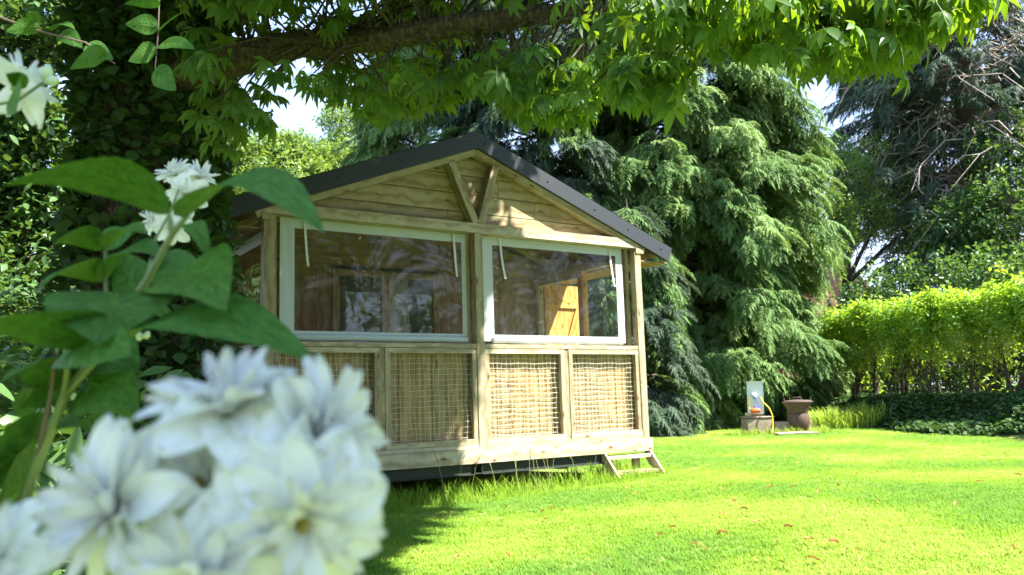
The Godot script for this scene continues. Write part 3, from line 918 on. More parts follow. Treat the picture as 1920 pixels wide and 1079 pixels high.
	part(orr, "drum", om.mesh(), M.plastic_orange)
	var oh := MB.new()
	oh.tube([Vector3(0.0, 0.04, 0), Vector3(0.02, 0.09, -0.02), Vector3(0.05, 0.09, -0.02), Vector3(0.06, 0.04, 0)], [0.012, 0.012, 0.012, 0.012], 6)
	part(orr, "handle", oh.mesh(), M.plastic_blue)
	# yellow cable
	var yc := MB.new()
	var path := [[1428, 748, 0.10], [1430, 757, 0.16], [1437, 766, 0.24], [1441, 778, 0.27], [1441.5, 790, 0.28], [1440, 802, 0.30], [1436, 811, 0.36], [1431, 817, 0.50], [1432, 820, 0.62]]
	var pts := []; var rr := []
	for i in path.size() * 3 - 2:
		var a: int = i / 3; var t := (i % 3) / 3.0
		var A: Array = path[a]; var B: Array = path[mini(a + 1, path.size() - 1)]
		var v := base + face * Vector3(q.call(lerpf(A[0], B[0], t)), maxf(hh.call(lerpf(A[1], B[1], t)), 0.02), lerpf(A[2], B[2], t))
		pts.append(v); rr.append(0.013)
	yc.tube(pts, rr, 7)
	tag(part(self, "yellow_cable", yc.mesh(), M.cable), "yellow cable hanging from the white cabinet down to the grass", "cable")
	var yc2 := MB.new()
	pts = []; rr = []
	for e in [[1409, 746, 0.12], [1404.5, 755, 0.10], [1404, 763, 0.11], [1406, 769, 0.15]]:
		pts.append(base + face * Vector3(q.call(e[0]), hh.call(e[1]), e[2])); rr.append(0.010)
	yc2.tube(pts, rr, 6)
	tag(part(self, "yellow_cable", yc2.mesh(), M.cable), "short yellow lead looped beside the white cabinet to the orange reel", "cable")
	# urn
	var ur := thing("rusty_urn", "rusty brown flared cast iron urn with lid on the kerb block", "urn", base + face * Vector3(q.call(1496), 0.0, 0.12))
	var ub := MB.new()
	ub.lathe([[0.0, 0.06], [0.13, 0.05], [0.19, 0.10], [0.23, 0.20], [0.225, 0.30], [0.21, 0.38], [0.195, 0.385]], 8)
	part(ur, "body", ub.mesh(false), M.rust)
	var uf := MB.new()
	uf.lathe([[0.17, 0.37], [0.185, 0.42], [0.22, 0.50], [0.265, 0.585], [0.295, 0.605], [0.295, 0.625], [0.26, 0.625], [0.0, 0.622]], 20)
	part(ur, "flared_top", uf.mesh(), M.rust)
	var ul := MB.new()
	ul.lathe([[0.262, 0.627], [0.25, 0.645], [0.0, 0.665]], 20)
	var lid := part(ur, "lid", ul.mesh(), M.rust)
	var hd := MB.new()
	hd.tube([Vector3(-0.08, 0.655, 0), Vector3(-0.07, 0.70, 0), Vector3(0.07, 0.705, 0), Vector3(0.08, 0.66, 0)], [0.012, 0.012, 0.012, 0.012], 6)
	part(lid, "handle", hd.mesh(), M.rust)
	for x in [-0.27, 0.25]:
		var lg := MB.new()
		lg.tube([Vector3(x, 0.62, 0.05), Vector3(x - 0.01, 0.70, 0.05)], [0.014, 0.010], 6)
		part(ur, "lug", lg.mesh(), M.rust)
	for a in 3:
		var ft := MB.new()
		var d := Vector3(cos(a * 2.1), 0, sin(a * 2.1))
		ft.tube([d * 0.12 + Vector3.UP * 0.12, d * 0.17 + Vector3.UP * -0.02], [0.035, 0.025], 6)
		part(ur, "foot", ft.mesh(), M.rust)
func rough_box(m: MB, s: Vector3, sd: int) -> void:
	var n := noise(2.5, 3, sd)
	var k := 6
	for ax in 3:
		for sg in [-1.0, 1.0]:
			var rows := []
			for i in k + 1:
				var row := []
				for j in k + 1:
					var p := Vector3.ZERO
					p[ax] = sg
					p[(ax + 1) % 3] = i / float(k) * 2.0 - 1.0
					p[(ax + 2) % 3] = j / float(k) * 2.0 - 1.0
					var e := p * s / 2.0
					var cut := 0
					for t in 3:
						if absf(absf(p[t]) - 1.0) < 0.01: cut += 1
					if cut >= 2: e -= Vector3(signf(p.x), signf(p.y), signf(p.z)) * 0.008
					e += Vector3.ONE * n.get_noise_3dv(e * 2.0) * 0.008
					row.append(m.p(e))
				rows.append(row)
			for i in k:
				for j in k:
					if sg > 0: m.quad(rows[i][j], rows[i][j + 1], rows[i + 1][j + 1], rows[i + 1][j])
					else: m.quad(rows[i][j], rows[i + 1][j], rows[i + 1][j + 1], rows[i][j + 1])

# ------------------------------------------------------------------ hedge on its ivy bank
func build_hedge() -> void:
	rng.seed = 41
	var clump_a := leaf_clump(1, 11, 0.105, 0.045, 0.10)
	var clump_b := leaf_clump(2, 11, 0.095, 0.042, 0.10)
	var z := -11.6
	var i := 0
	while z > -22.5:
		var x := 8.7 + maxf(z + 21.5, 0.0) * 0.2 + R(-0.12, 0.12)
		var y0 := gh(x, z)
		var tall := lerpf(1.20, 1.08, clampf((z + 22.0) / 8.0, 0, 1))
		var hb := thing("hedge_bush", "clipped laurel-like bush with bare branching stems in the hedge row on the ivy bank", "hedge bush", Vector3(x, y0, z), "bushes of the clipped hedge")
		for s in rng.randi_range(3, 4):
			var m := MB.new()
			var a := R(0, TAU)
			var lean := Vector3(R(-0.25, 0.25), 1, R(-0.75, 0.75)) * 0.9
			var b := Vector3(cos(a), 0, sin(a)) * 0.09
			var pts := [b, b + lean * 0.35 + Vector3(R(-0.05, 0.05), 0, R(-0.05, 0.05)), b + lean * 0.8 + Vector3(R(-0.1, 0.1), 0, R(-0.1, 0.1)), b + lean * 1.45 + Vector3(R(-0.1, 0.1), 0, R(-0.1, 0.1))]
			m.tube(pts, [R(0.04, 0.065), 0.036, 0.026, 0.012], 6)
			for t in 4:
				var p: Vector3 = pts[1].lerp(pts[2], t / 4.0)
				var d := Vector3(R(-0.5, 0.5), R(0.5, 0.9), R(-0.7, 0.7))
				m.tube([p, p + d * 0.3, p + d * 0.62 + Vector3(R(-0.08, 0.08), 0, R(-0.1, 0.1))], [0.016, 0.011, 0.005], 5)
			part(hb, "stem", m.mesh(), M.bark)
		var wa := []; var wb := []
		for n in 640:
			var p := Vector3(R(-0.62, 0.62), 0, R(-0.75, 0.75))
			var t := rng.randf()
			p.y = lerpf(0.55, 1.90, pow(t, 0.52))
			if t < 0.03: p.y = R(0.25, 0.8)
			var edge := maxf(absf(p.x) / 0.62, (p.y - 0.80) / 1.10)
			if edge < 0.55 and rng.randf() < 0.6: continue
			var e := p.y - 0.80
			p.x *= 0.75 + 0.25 * sin(minf(maxf(e, 0.0) / 1.1, 1.0) * PI * 0.9)
			p.y += 0.08 * sin(p.z * 4.0 + z * 3.0) + R(-0.05, 0.08) + (R(0.05, 0.24) if rng.randf() < 0.07 and p.y > 1.6 else 0.0)
			var xf := Transform3D(Basis.from_euler(Vector3(R(-0.6, 0.6), R(0, TAU), R(-0.6, 0.6))).scaled(Vector3.ONE * R(0.8, 1.25)), p)
			if p.y > 1.35 or rng.randf() < 0.35: wa.append(xf)  # lighter laurel goes on top: the sunlit look is put into colour
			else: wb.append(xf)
		hb.scale = Vector3(1, tall, 1)
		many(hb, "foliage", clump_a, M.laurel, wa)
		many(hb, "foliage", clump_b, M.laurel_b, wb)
		z -= R(0.95, 1.2)
		i += 1
	# ivy on the bank
	var iv := leaf_clump(5, 9, 0.085, 0.07, 0.11)
	var w := []
	for n in 6500:
		var zz := R(-25.0, -9.5)
		var xx := R(7.42, 8.9 + maxf(zz + 21.5, 0.0) * 0.2) + 0.2 * sin(zz * 1.3)
		w.append(Transform3D(Basis.from_euler(Vector3(R(-0.4, 0.4), R(0, TAU), R(-0.4, 0.4))).scaled(Vector3.ONE * R(0.8, 1.4)), Vector3(xx, gh(xx, zz) + R(0.0, 0.09), zz)))
	var ib := many(self, "ivy_bank_cover", iv, M.ivy, w)
	tag(ib, "dark ivy covering the bank below the clipped hedge", "ivy", "", "stuff")
	# sunlit shrubs beyond the path, seen between the stems
	var lc := leaf_clump(6, 12, 0.16, 0.07, 0.2)
	var zs := -13.0
	while zs > -40.0:
		var b := thing("sunlit_shrub", "loose sunlit green shrub beyond the path behind the hedge", "shrub", Vector3(14.6 + R(-0.6, 0.6), gh(14, zs), zs), "shrubs beyond the path")
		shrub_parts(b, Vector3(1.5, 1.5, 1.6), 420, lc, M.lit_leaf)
		zs -= 2.1
func shrub_parts(b: Node3D, r: Vector3, n: int, clump: Mesh, mat: Material, y := 0.9) -> void:
	var m := MB.new()
	for i in 5:
		var a := R(0, TAU)
		var d := Vector3(cos(a) * R(0.2, 0.5), 1.0, sin(a) * R(0.2, 0.5)) * r.y
		m.tube([Vector3(cos(a), 0, sin(a)) * 0.08, d * 0.5 + Vector3(R(-0.1, 0.1), 0, R(-0.1, 0.1)), d], [0.035, 0.024, 0.008], 5)
	part(b, "stem", m.mesh(), M.bark)
	var w := []
	for i in n:
		var d := Vector3(R(-1, 1), R(-1, 1), R(-1, 1))
		if d.length() > 1.0 or d.length() < 0.45: continue
		d *= 0.92 + 0.16 * sin(d.x * 7.0 + d.z * 5.0)
		w.append(Transform3D(Basis.from_euler(Vector3(R(-0.6, 0.6), R(0, TAU), R(-0.6, 0.6))).scaled(Vector3.ONE * R(0.8, 1.3)), Vector3(d.x * r.x, r.y * y + d.y * r.y, d.z * r.z)))
	many(b, "foliage", clump, mat, w)

# ------------------------------------------------------------------ conifers behind the cabin
func conifer(label: String, base: Vector3, height: float, rad: float, nb: int, mats: Array, per: int, s: int, low := 0.3, size := 0.62, back := 0.35) -> void:
	rng.seed = 900 + s
	var t := thing("cypress_tree", label, "conifer", base, "conifers behind the cabin")
	var m := MB.new()
	m.tube([Vector3(0, -0.1, 0), Vector3(0.05, height * 0.3, 0), Vector3(0, height * 0.65, 0.05), Vector3(0, height, 0)], [0.26, 0.2, 0.12, 0.02], 9)
	part(t, "trunk", m.mesh(), M.bark)
	var lm := MB.new()
	var wh := []
	for k in mats: wh.append([])
	var view := (EYE - base); view.y = 0; view = view.normalized()
	for i in nb:
		var f := pow(rng.randf(), 0.9)
		var y := low + (height - low - 0.3) * f
		var a := R(0, TAU)
		var d := Vector3(cos(a), 0, sin(a))
		if d.dot(view) < -0.1 and rng.randf() > back: continue
		var r := rad * pow(1.0 - f, 0.40) * R(0.60, 1.08) * (0.66 + 0.34 * minf(f * 4.5, 1.0))
		var rise := R(0.10, 0.34)
		var p0 := Vector3(0, y, 0)
		var p1 := p0 + d * r * 0.5 + Vector3.UP * rise * r * 0.5
		var p2 := p0 + d * r - Vector3.UP * R(0.02, 0.30) * r
		lm.tube([p0, p1, p2], [0.04, 0.025, 0.008], 4, false)
		var which := rng.randi() % mats.size()
		for j in per:
			var q := 0.25 + 0.75 * pow(rng.randf(), 0.45)
			var p := p0.lerp(p1, q * 2.0) if q < 0.5 else p1.lerp(p2, q * 2.0 - 1.0)
			var sw := R(-1.0, 1.0) * (1.2 if q < 0.85 else 0.9)
			var dd := (d.rotated(Vector3.UP, sw) + Vector3.UP * R(-0.75, 0.10)).normalized()
			p += d.cross(Vector3.UP) * R(-0.34, 0.34) * (1.2 - q * 0.6) * minf(r, 2.0) + Vector3.UP * R(-0.40, 0.12)
			wh[which].append(Transform3D(aim(dd, (Vector3.UP + Vector3(R(-0.3, 0.3), 0, R(-0.3, 0.3))).normalized()).scaled(Vector3.ONE * size * R(0.6, 1.2)), p))
	# a leader of sprays near the top
	part(t, "limbs", lm.mesh(), M.bark).set_meta("kind", "stuff")
	for k in mats.size():
		if wh[k].size(): many(t, "foliage", con_spray(s * 7 + k), mats[k], wh[k])
func build_conifers() -> void:
	conifer("broad feathery cypress with drooping sprays beside the cabin's end", Vector3(4.75, 0.1, -22.8), 18.0, 4.3, 520, [M.con, M.con_b], 42, 1, 0.4, 0.74)
	conifer("tall blue-green cypress rising straight behind the cabin roof", Vector3(0.9, 0.0, -21.5), 18.0, 3.3, 280, [M.con_c, M.con], 38, 2, 0.6, 0.72)
	conifer("narrow grey-green cypress between the tall cypress and the pale green tree", Vector3(-2.3, 0.0, -22.5), 13.0, 2.6, 170, [M.con, M.con_b], 34, 3, 1.0, 0.66)
	conifer("small cypress behind the white cabinet at the low end of the hedge", Vector3(7.0, 0.1, -24.5), 10.0, 2.6, 170, [M.con_b, M.con], 38, 4, 0.6, 0.7)
	conifer("shaded young cypress tucked behind the cabin's far corner", Vector3(2.6, 0.1, -18.6), 5.2, 1.7, 90, [M.con, M.con_c], 30, 5, 0.3, 0.6)

# ------------------------------------------------------------------ trees farther off
func lobe_tree(called: String, label: String, category: String, base: Vector3, trunk_h: float, lobes: Array, clump: Mesh, mats: Array, scale := 1.0, group := "") -> Node3D:
	var t := thing(called, label, category, base, group)
	var m := MB.new()
	m.tube([Vector3(0, -0.2, 0), Vector3(0.05, trunk_h * 0.5, 0), Vector3(0, trunk_h, 0)], [0.22, 0.17, 0.10], 8)
	part(t, "trunk", m.mesh(), M.bark)
	var lm := MB.new()
	var wh := []
	for k in mats: wh.append([])
	for L in lobes:
		var c: Vector3 = L[0]
		var r: Vector3 = L[1]
		var a := Vector3(0, minf(trunk_h, c.y) * 0.7, 0)
		lm.tube([a, a.lerp(c, 0.5) + Vector3(R(-0.2, 0.2), 0.1, R(-0.2, 0.2)), c], [0.09, 0.06, 0.02], 5, false)
		for i in int(L[2]):
			var d := Vector3(R(-1, 1), R(-1, 1), R(-1, 1))
			var l := d.length()
			if l > 1.0 or l < 0.35: continue
			var p := c + d * r
			wh[rng.randi() % mats.size()].append(Transform3D(Basis.from_euler(Vector3(R(-0.7, 0.7), R(0, TAU), R(-0.7, 0.7))).scaled(Vector3.ONE * scale * R(0.7, 1.3)), p))
			if i % 9 == 0: lm.tube([c, c.lerp(p, 0.6) + Vector3(R(-0.1, 0.1), R(-0.1, 0.1), 0), p], [0.03, 0.018, 0.006], 4, false)
	part(t, "limbs", lm.mesh(), M.bark).set_meta("kind", "stuff")
	for k in mats.size():
		if wh[k].size(): many(t, "foliage", clump, mats[k], wh[k])
	return t
func lobes_px(base: Vector3, list: Array) -> Array:   # [x, y, depth, radius in px, count]
	var out := []
	for e in list:
		var r: float = e[3] * e[2] / FOCAL
		out.append([at(e[0], e[1], e[2]) - base, Vector3(r, r * 0.85, r), e[4]])
	return out
func build_far_trees() -> void:
	rng.seed = 61
	var c1 := leaf_clump(11, 12, 0.20, 0.085, 0.24)
	# sunlit tree in the gap above the cabin's roof
	var b := Vector3(-12.6, 0, -38.0)
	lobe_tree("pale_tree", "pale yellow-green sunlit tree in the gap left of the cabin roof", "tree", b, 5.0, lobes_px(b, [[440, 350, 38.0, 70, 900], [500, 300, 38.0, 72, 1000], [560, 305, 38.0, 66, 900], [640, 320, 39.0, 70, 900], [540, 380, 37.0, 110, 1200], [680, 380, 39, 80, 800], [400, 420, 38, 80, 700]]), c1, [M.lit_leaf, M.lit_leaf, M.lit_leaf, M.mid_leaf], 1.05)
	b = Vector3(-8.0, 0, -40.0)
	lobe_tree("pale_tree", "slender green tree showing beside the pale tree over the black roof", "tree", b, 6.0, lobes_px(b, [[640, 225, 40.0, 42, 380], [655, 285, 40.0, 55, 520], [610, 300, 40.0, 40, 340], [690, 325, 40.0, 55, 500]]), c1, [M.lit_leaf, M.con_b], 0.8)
	# dark trees at the far left
	b = Vector3(-7.6, 0, -12.0)
	lobe_tree("dark_holly_tree", "dark glossy broadleaf tree with glints of sky at the far side of the ivy trunk", "tree", b, 4.0, lobes_px(b, [[30, 480, 12.0, 120, 520], [90, 380, 12.5, 100, 420], [20, 300, 12.0, 110, 430], [80, 220, 12.0, 80, 240], [-60, 400, 12.0, 140, 400], [60, 600, 11.5, 140, 520], [200, 520, 13.0, 120, 420], [120, 30, 12.0, 110, 420], [0, 60, 12.0, 110, 400], [-80, 160, 12, 130, 400]]), leaf_clump(12, 10, 0.15, 0.075, 0.2), [M.dark_leaf], 0.9)
	b = Vector3(-5.6, 0, -11.0)
	lobe_tree("dark_holly_tree", "dark leafy tree filling the gap between ivy trunk and cabin wall", "tree", b, 2.6, lobes_px(b, [[240, 560, 11.0, 110, 420], [330, 620, 11.0, 110, 420], [330, 500, 11.5, 90, 320], [200, 680, 10.5, 120, 420], [400, 430, 12.5, 60, 200]]), leaf_clump(13, 10, 0.14, 0.07, 0.2), [M.dark_leaf], 0.9)
	# broadleaf tree between cypress and the dark conifer
	b = Vector3(11.4, 0.6, -29.0)
	lobe_tree("ash_tree", "light leafy tree with sky between its branches beyond the hedge", "tree", b, 5.5, lobes_px(b, [[1590, 330, 29, 55, 260], [1620, 400, 29, 60, 300], [1560, 400, 28, 50, 260], [1680, 350, 30, 55, 230], [1700, 430, 30, 60, 260], [1640, 290, 30, 45, 150], [1560, 280, 30, 40, 140], [1575, 450, 28, 35, 130], [1750, 400, 30, 60, 200]]), c1, [M.lit_leaf, M.mid_leaf, M.dark_leaf], 0.75)
	# trees of the garden on the other side of the lawn, mirrored in the blinds
	for e in [[13.5, -5.0], [15.0, -1.0], [14.2, 3.2], [17.0, 7.0], [12.5, 10.0]]:
		b = Vector3(e[0], 0.6, e[1])
		lobe_tree("garden_tree", "leafy garden tree across the lawn facing the cabin's front", "tree", b, 3.0, [[Vector3(0, 4.6, 0), Vector3(2.3, 2.6, 2.3), 420], [Vector3(0.6, 6.6, 0.5), Vector3(1.7, 1.5, 1.7), 200], [Vector3(-0.4, 2.2, 0), Vector3(1.8, 1.5, 1.8), 260]], c1, [M.mid_leaf, M.lit_leaf], 1.2, "garden trees across the lawn")
	b = Vector3(14.4, 0.6, -27.0)
	lobe_tree("dark_tree", "dense dark evergreen tree filling the space behind the bare-twigged conifer", "tree", b, 4.0, lobes_px(b, [[1800, 430, 27, 85, 520], [1890, 400, 26, 100, 560], [1760, 500, 27, 70, 380], [1900, 280, 27, 90, 330], [1860, 510, 26, 80, 400]]), leaf_clump(15, 10, 0.16, 0.075, 0.2), [M.dark_leaf], 1.0)
	# dark bushes in a band behind the hedge
	for e in [[1640, 545, 26.0, 60], [1700, 520, 26.0, 70], [1770, 525, 25.0, 70], [1840, 500, 24.0, 80], [1910, 500, 24.0, 85], [1600, 570, 27.0, 45], [1975, 520, 23.0, 80]]:
		var p := at(e[0], e[1], e[2])
		var g := Vector3(p.x, 0.6, p.z)
		var h := p.y - 0.6
		var sh := thing("dark_bush", "dark evergreen bush in the band of bushes behind the hedge", "bush", g, "dark bushes behind the hedge")
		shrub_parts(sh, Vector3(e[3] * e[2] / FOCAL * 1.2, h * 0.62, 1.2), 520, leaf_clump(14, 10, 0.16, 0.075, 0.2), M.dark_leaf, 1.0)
	# dark conifer with bare dead twigs
	rng.seed = 66
	var p0 := at(1850, 600, 29.0)
	var tb := Vector3(p0.x, 0.6, p0.z)
	var t := thing("bare_twigged_conifer", "tall dark conifer with grey dead twigs hanging over the hedge", "conifer", tb)
	t.scale = Vector3.ONE * 1.45
	var m := MB.new()
	m.tube([Vector3(0, -0.2, 0), Vector3(0.1, 3, 0), Vector3(0.0, 7, 0.1), Vector3(0.1, 14, 0)], [0.36, 0.30, 0.24, 0.06], 10)
	part(t, "trunk", m.mesh(), M.bark)
	var tw := MB.new()
	var wh := [[], []]
	for i in 300:
		var y := R(1.6, 10.5)
		var a := R(0, TAU)
		var d := Vector3(cos(a), 0, sin(a))
		var l := R(1.4, 3.4) * (1.0 if y < 8 else 0.8)
		var pts := []; var rr := []
		for k in 7:
			var s := k / 6.0
			pts.append(Vector3(0, y, 0) + d.rotated(Vector3.UP, 0.35 * sin(s * 4.0 + i)) * l * s + Vector3.UP * (0.25 * sin(s * 2.6) * l - 0.35 * s * s * l * R(0.5, 1.4)))
			rr.append(lerpf(0.030, 0.008, s))
		tw.tube(pts, rr, 4, false)
		for k in 7:
			var q: Vector3 = pts[2 + k % 4]
			var e := (d.rotated(Vector3.UP, R(-1.2, 1.2)) + Vector3.UP * R(-0.9, 0.5)) * R(0.3, 0.8)
			tw.tube([q, q + e * 0.5 + Vector3.UP * 0.08, q + e - Vector3.UP * R(0.0, 0.25)], [0.014, 0.011, 0.006], 3, false)
		if y > 5.5 or rng.randf() < 0.5:
			for k in 6:
				var q: Vector3 = pts[2].lerp(pts[6], rng.randf())
				wh[i % 2].append(Transform3D(aim((d.rotated(Vector3.UP, R(-1, 1)) + Vector3.UP * R(-0.6, 0.1)).normalized()).scaled(Vector3.ONE * R(0.45, 0.8)), q + Vector3(R(-0.2, 0.2), R(-0.3, 0.1), R(-0.2, 0.2))))
	part(t, "dead_twigs", tw.mesh(), M.twig).set_meta("kind", "stuff")
	many(t, "foliage", con_spray(50), M.con_c, wh[0])
	many(t, "foliage", con_spray(51), M.con_c, wh[1])
	rng.seed = 67
	conifer("dark second conifer between the bare-twigged one and the light leafy tree", Vector3(16.2, 0.6, -34.0), 18.0, 3.6, 130, [M.con_c], 28, 9, 6.5, 0.85)
	# brick house beyond the trees
	var hp := at(1588, 505, 48.0)
	var h := thing("brick_house", "red brick house gable showing through the trees beyond the hedge", "house", Vector3(hp.x - 2.6, 0, hp.z))
	var hm := MB.new()
	hm.box(Vector3(5.0, 6.0, 6.0), Transform3D(Basis(), Vector3(0, 3.0, 0)))
	part(h, "wall", hm.mesh(), M.brick)
	for z in [3.0, -3.0]:
		var gm := MB.new()
		var a := gm.p(Vector3(-2.5, 6.0, z)); var bq := gm.p(Vector3(0, 9.4, z)); var cq := gm.p(Vector3(2.5, 6.0, z))
		if z > 0: gm.tri(a, bq, cq)
		else: gm.tri(a, cq, bq)
		part(h, "gable", gm.mesh(), M.brick)
	for sd in [-1.0, 1.0]:
		var rm := MB.new()
		rm.box(Vector3(4.4, 0.12, 6.5), Transform3D(Basis(Vector3.BACK, -sd * 0.937), Vector3(sd * 1.3, 7.72, 0)))
		part(h, "roof", rm.mesh(), M.tile)
	var wm := MB.new()
	wm.box(Vector3(1.0, 1.2, 0.06), Transform3D(Basis(), Vector3(1.0, 4.4, 3.03)))
	part(h, "window", wm.mesh(), M.glass)

# ------------------------------------------------------------------ chestnut over the cabin
var lit_front := PackedVector2Array([Vector2(1004, 300), Vector2(1000, 425), Vector2(960, 520), Vector2(915, 650), Vector2(896, 740), Vector2(868, 830), Vector2(850, 872), Vector2(1240, 860), Vector2(1275, 480), Vector2(1240, 430), Vector2(1040, 300)])
var lit_lawn := PackedVector2Array([Vector2(800, 1088), Vector2(790, 1062), Vector2(745, 1035), Vector2(825, 995), Vector2(865, 960), Vector2(950, 928), Vector2(1135, 893), Vector2(1235, 880), Vector2(1260, 824), Vector2(2100, 790), Vector2(2100, 1088)])
func shades_lit(p: Vector3) -> bool:
	for o in [Vector3.ZERO, Vector3(0.2, 0, 0), Vector3(-0.1, 0, 0), Vector3(0, 0, 0.2), Vector3(0, 0, -0.2)]:
		if falls_on_lit(p + o): return true
	return false
func falls_on_lit(p: Vector3) -> bool:
	# where the leaf's shadow falls: on the cabin's front, else on the lawn
	var q := cabin_xf.affine_inverse() * p
	var s := cabin_xf.basis.inverse() * to_sun
	var k := (q.z - 0.0) / s.z
	var hit := q - s * k
	if k > 0 and hit.x > -0.5 and hit.x < W + 0.5 and hit.y > 0.2 and hit.y < 3.6:
		var f := pix(cabin_xf * hit)
		return Geometry2D.is_point_in_polygon(Vector2(f.x, f.y), lit_front)
	var g := p - to_sun * ((p.y - 0.06) / to_sun.y)
	if g.z > -0.5: return false
	var e := pix(g)
	return Geometry2D.is_point_in_polygon(Vector2(e.x, e.y), lit_lawn)
func limb_y(x: float) -> float:
	return lerpf(115, 75, (x - 420) / 280.0) if x < 700 else lerpf(75, 22, (x - 700) / 480.0)
func on_tips(p: Vector3) -> bool:       # would it shade the hanging tips that the sun strikes
	var q := p - to_sun * ((p.y - 2.35) / to_sun.y)
	var f := pix(q)
	return f.z > 2.4 and f.z < 5.2 and ((f.x > 1330 and f.x < 1900) or (f.x > 1130 and f.x < 1290 and f.z < 4.4)) and f.y > -80 and f.y < 320
func hidden(p: Vector3) -> bool:        # outside the picture
	var f := pix(p)
	return not (f.z > 0.0 and f.x > -220 and f.x < 2140 and f.y > -130 and f.y < 1100)
var canopy_edge := [[-60, 150], [130, 300], [250, 330], [400, 330], [440, 295], [480, 250], [520, 165], [560, 195], [600, 215], [640, 190], [660, 235], [700, 262], [760, 250], [840, 222], [905, 212], [950, 200], [985, 250], [1020, 262], [1060, 252], [1110, 240], [1150, 190], [1230, 200], [1265, 120], [1330, 70], [1400, 130], [1440, 135], [1500, 120], [1550, 185], [1640, 182], [1690, 115], [1760, 100], [1812, 80], [1818, -40]]
func edge_at(x: float) -> float:
	for i in canopy_edge.size() - 1:
		if x >= canopy_edge[i][0] and x < canopy_edge[i + 1][0]:
			return lerpf(canopy_edge[i][1], canopy_edge[i + 1][1], (x - canopy_edge[i][0]) / float(canopy_edge[i + 1][0] - canopy_edge[i][0]))
	return -999.0
func build_chestnut() -> void:
	rng.seed = 71
	var base := Vector3(-2.42, 0, -5.6)
	var t := thing("chestnut_tree", "large chestnut with ivy-clad dark trunk and a long limb of hanging leaves over the cabin", "tree", base)
	var m := MB.new()
	m.tube([Vector3(-0.05, -0.1, 0), Vector3(0, 1.0, 0), Vector3(-0.02, 3.0, 0), Vector3(0.02, 5.0, 0.1), Vector3(0.1, 8.5, 0.3)], [0.42, 0.36, 0.34, 0.28, 0.10], 14)
	part(t, "trunk", m.mesh(), M.bark)
	# the long limb and its companions
	var limbs := []
	var limb := []
	for e in [[300, 150, 5.55], [420, 115, 5.4], [560, 82, 5.2], [700, 75, 5.0], [850, 48, 4.8], [1000, 28, 4.6], [1180, 22, 4.3], [1330, -5, 4.0], [1470, -25, 3.8], [1600, -10, 3.65]]:
		limb.append(at(e[0], e[1], e[2]))
	limbs.append([limb, [0.15, 0.12, 0.085, 0.072, 0.066, 0.058, 0.046, 0.034, 0.022, 0.010]])
	for e in [[Vector3(0, 3.6, 0), Vector3(3.5, 6.2, 2.5)], [Vector3(0, 4.2, 0), Vector3(5.2, 6.8, 5.2)], [Vector3(0, 4.6, 0), Vector3(-4.0, 6.5, 1.0)], [Vector3(0, 5.0, 0), Vector3(1.0, 8.2, -3.4)], [Vector3(0, 4.4, 0), Vector3(2.6, 6.4, -2.2)], [Vector3(0, 5.2, 0), Vector3(-2.0, 7.6, 4.6)], [Vector3(0, 4.0, 0), Vector3(4.6, 4.9, 4.2)]]:
		var a: Vector3 = base + e[0]; var b: Vector3 = base + e[1]
		var pts := []; var rr := []
		for i in 8:
			var s := i / 7.0
			pts.append(a.lerp(b, s) + Vector3(0.15 * sin(s * 6.0), 0.5 * sin(s * PI), 0.15 * cos(s * 5.0)))
			rr.append(lerpf(0.13, 0.02, s))
		limbs.append([pts, rr])
	for L in limbs:
		var lm := MB.new()
		var pp := []
		for q in L[0]: pp.append(q - base)
		lm.tube(pp, L[1], 9)
		part(t, "limb", lm.mesh(), M.bark)
	# points on limbs for the twigs
	var anchors := []
	for L in limbs:
		for i in (L[0] as Array).size() - 1:
			for k in 3: anchors.append((L[0][i] as Vector3).lerp(L[0][i + 1], k / 3.0))
	var meshes := []
	for i in 7: meshes.append(palmate(1 + i))
	rng.seed = 72
	var mats := [M.ch, M.ch_b, M.ch_c]
	var leaves := []      # [projected size, transform, mesh, material]
	var twigs := MB.new()
	var clusters := []
	# clusters in view: inside the outline of the hanging canopy
	var tries := 0
	while clusters.size() < 330 and tries < 9000:
		tries += 1
		var x := R(360, 1815)
		var y := R(-90, 230)
		var lowest := edge_at(x)
		if y > lowest - (88 if x > 1240 else 64): continue
		var s := clampf((x - 380.0) / 1250.0, 0, 1)
		var depth := lerpf(R(4.2, 6.6), R(2.9, 3.55), smoothstep(0.35, 0.72, s))
		if x > 1240 and rng.randf() < 0.12: continue
		if x < 1240 and absf(y - limb_y(x) + 40.0) < 85 and (depth < 5.3 and rng.randf() < 0.9): continue
		if x > 470 and x < 650 and y > 120 and rng.randf() < 0.8: continue
		if x > 640 and x < 1240 and y > 30 and rng.randf() < 0.30: continue
		if x > 520 and x < 640 and y > 90 and y < 150 and rng.randf() < 0.6: continue
		var p := at(x, y, depth)
		if shades_lit(p): continue
		clusters.append([p, true])
	# a fringe along the outline
	for i in 95:
		var x := R(400, 1812)
		var s := clampf((x - 380.0) / 1250.0, 0, 1)
		var depth := lerpf(R(4.4, 6.2), R(2.9, 3.5), smoothstep(0.35, 0.72, s))
		var p := at(x, edge_at(x) - (R(74, 110) if x > 1240 else R(54, 90)), depth)
		if not shades_lit(p): clusters.append([p, true])
	# the rest of the crown, above and beside the view
	tries = 0
	var seen := clusters.size()
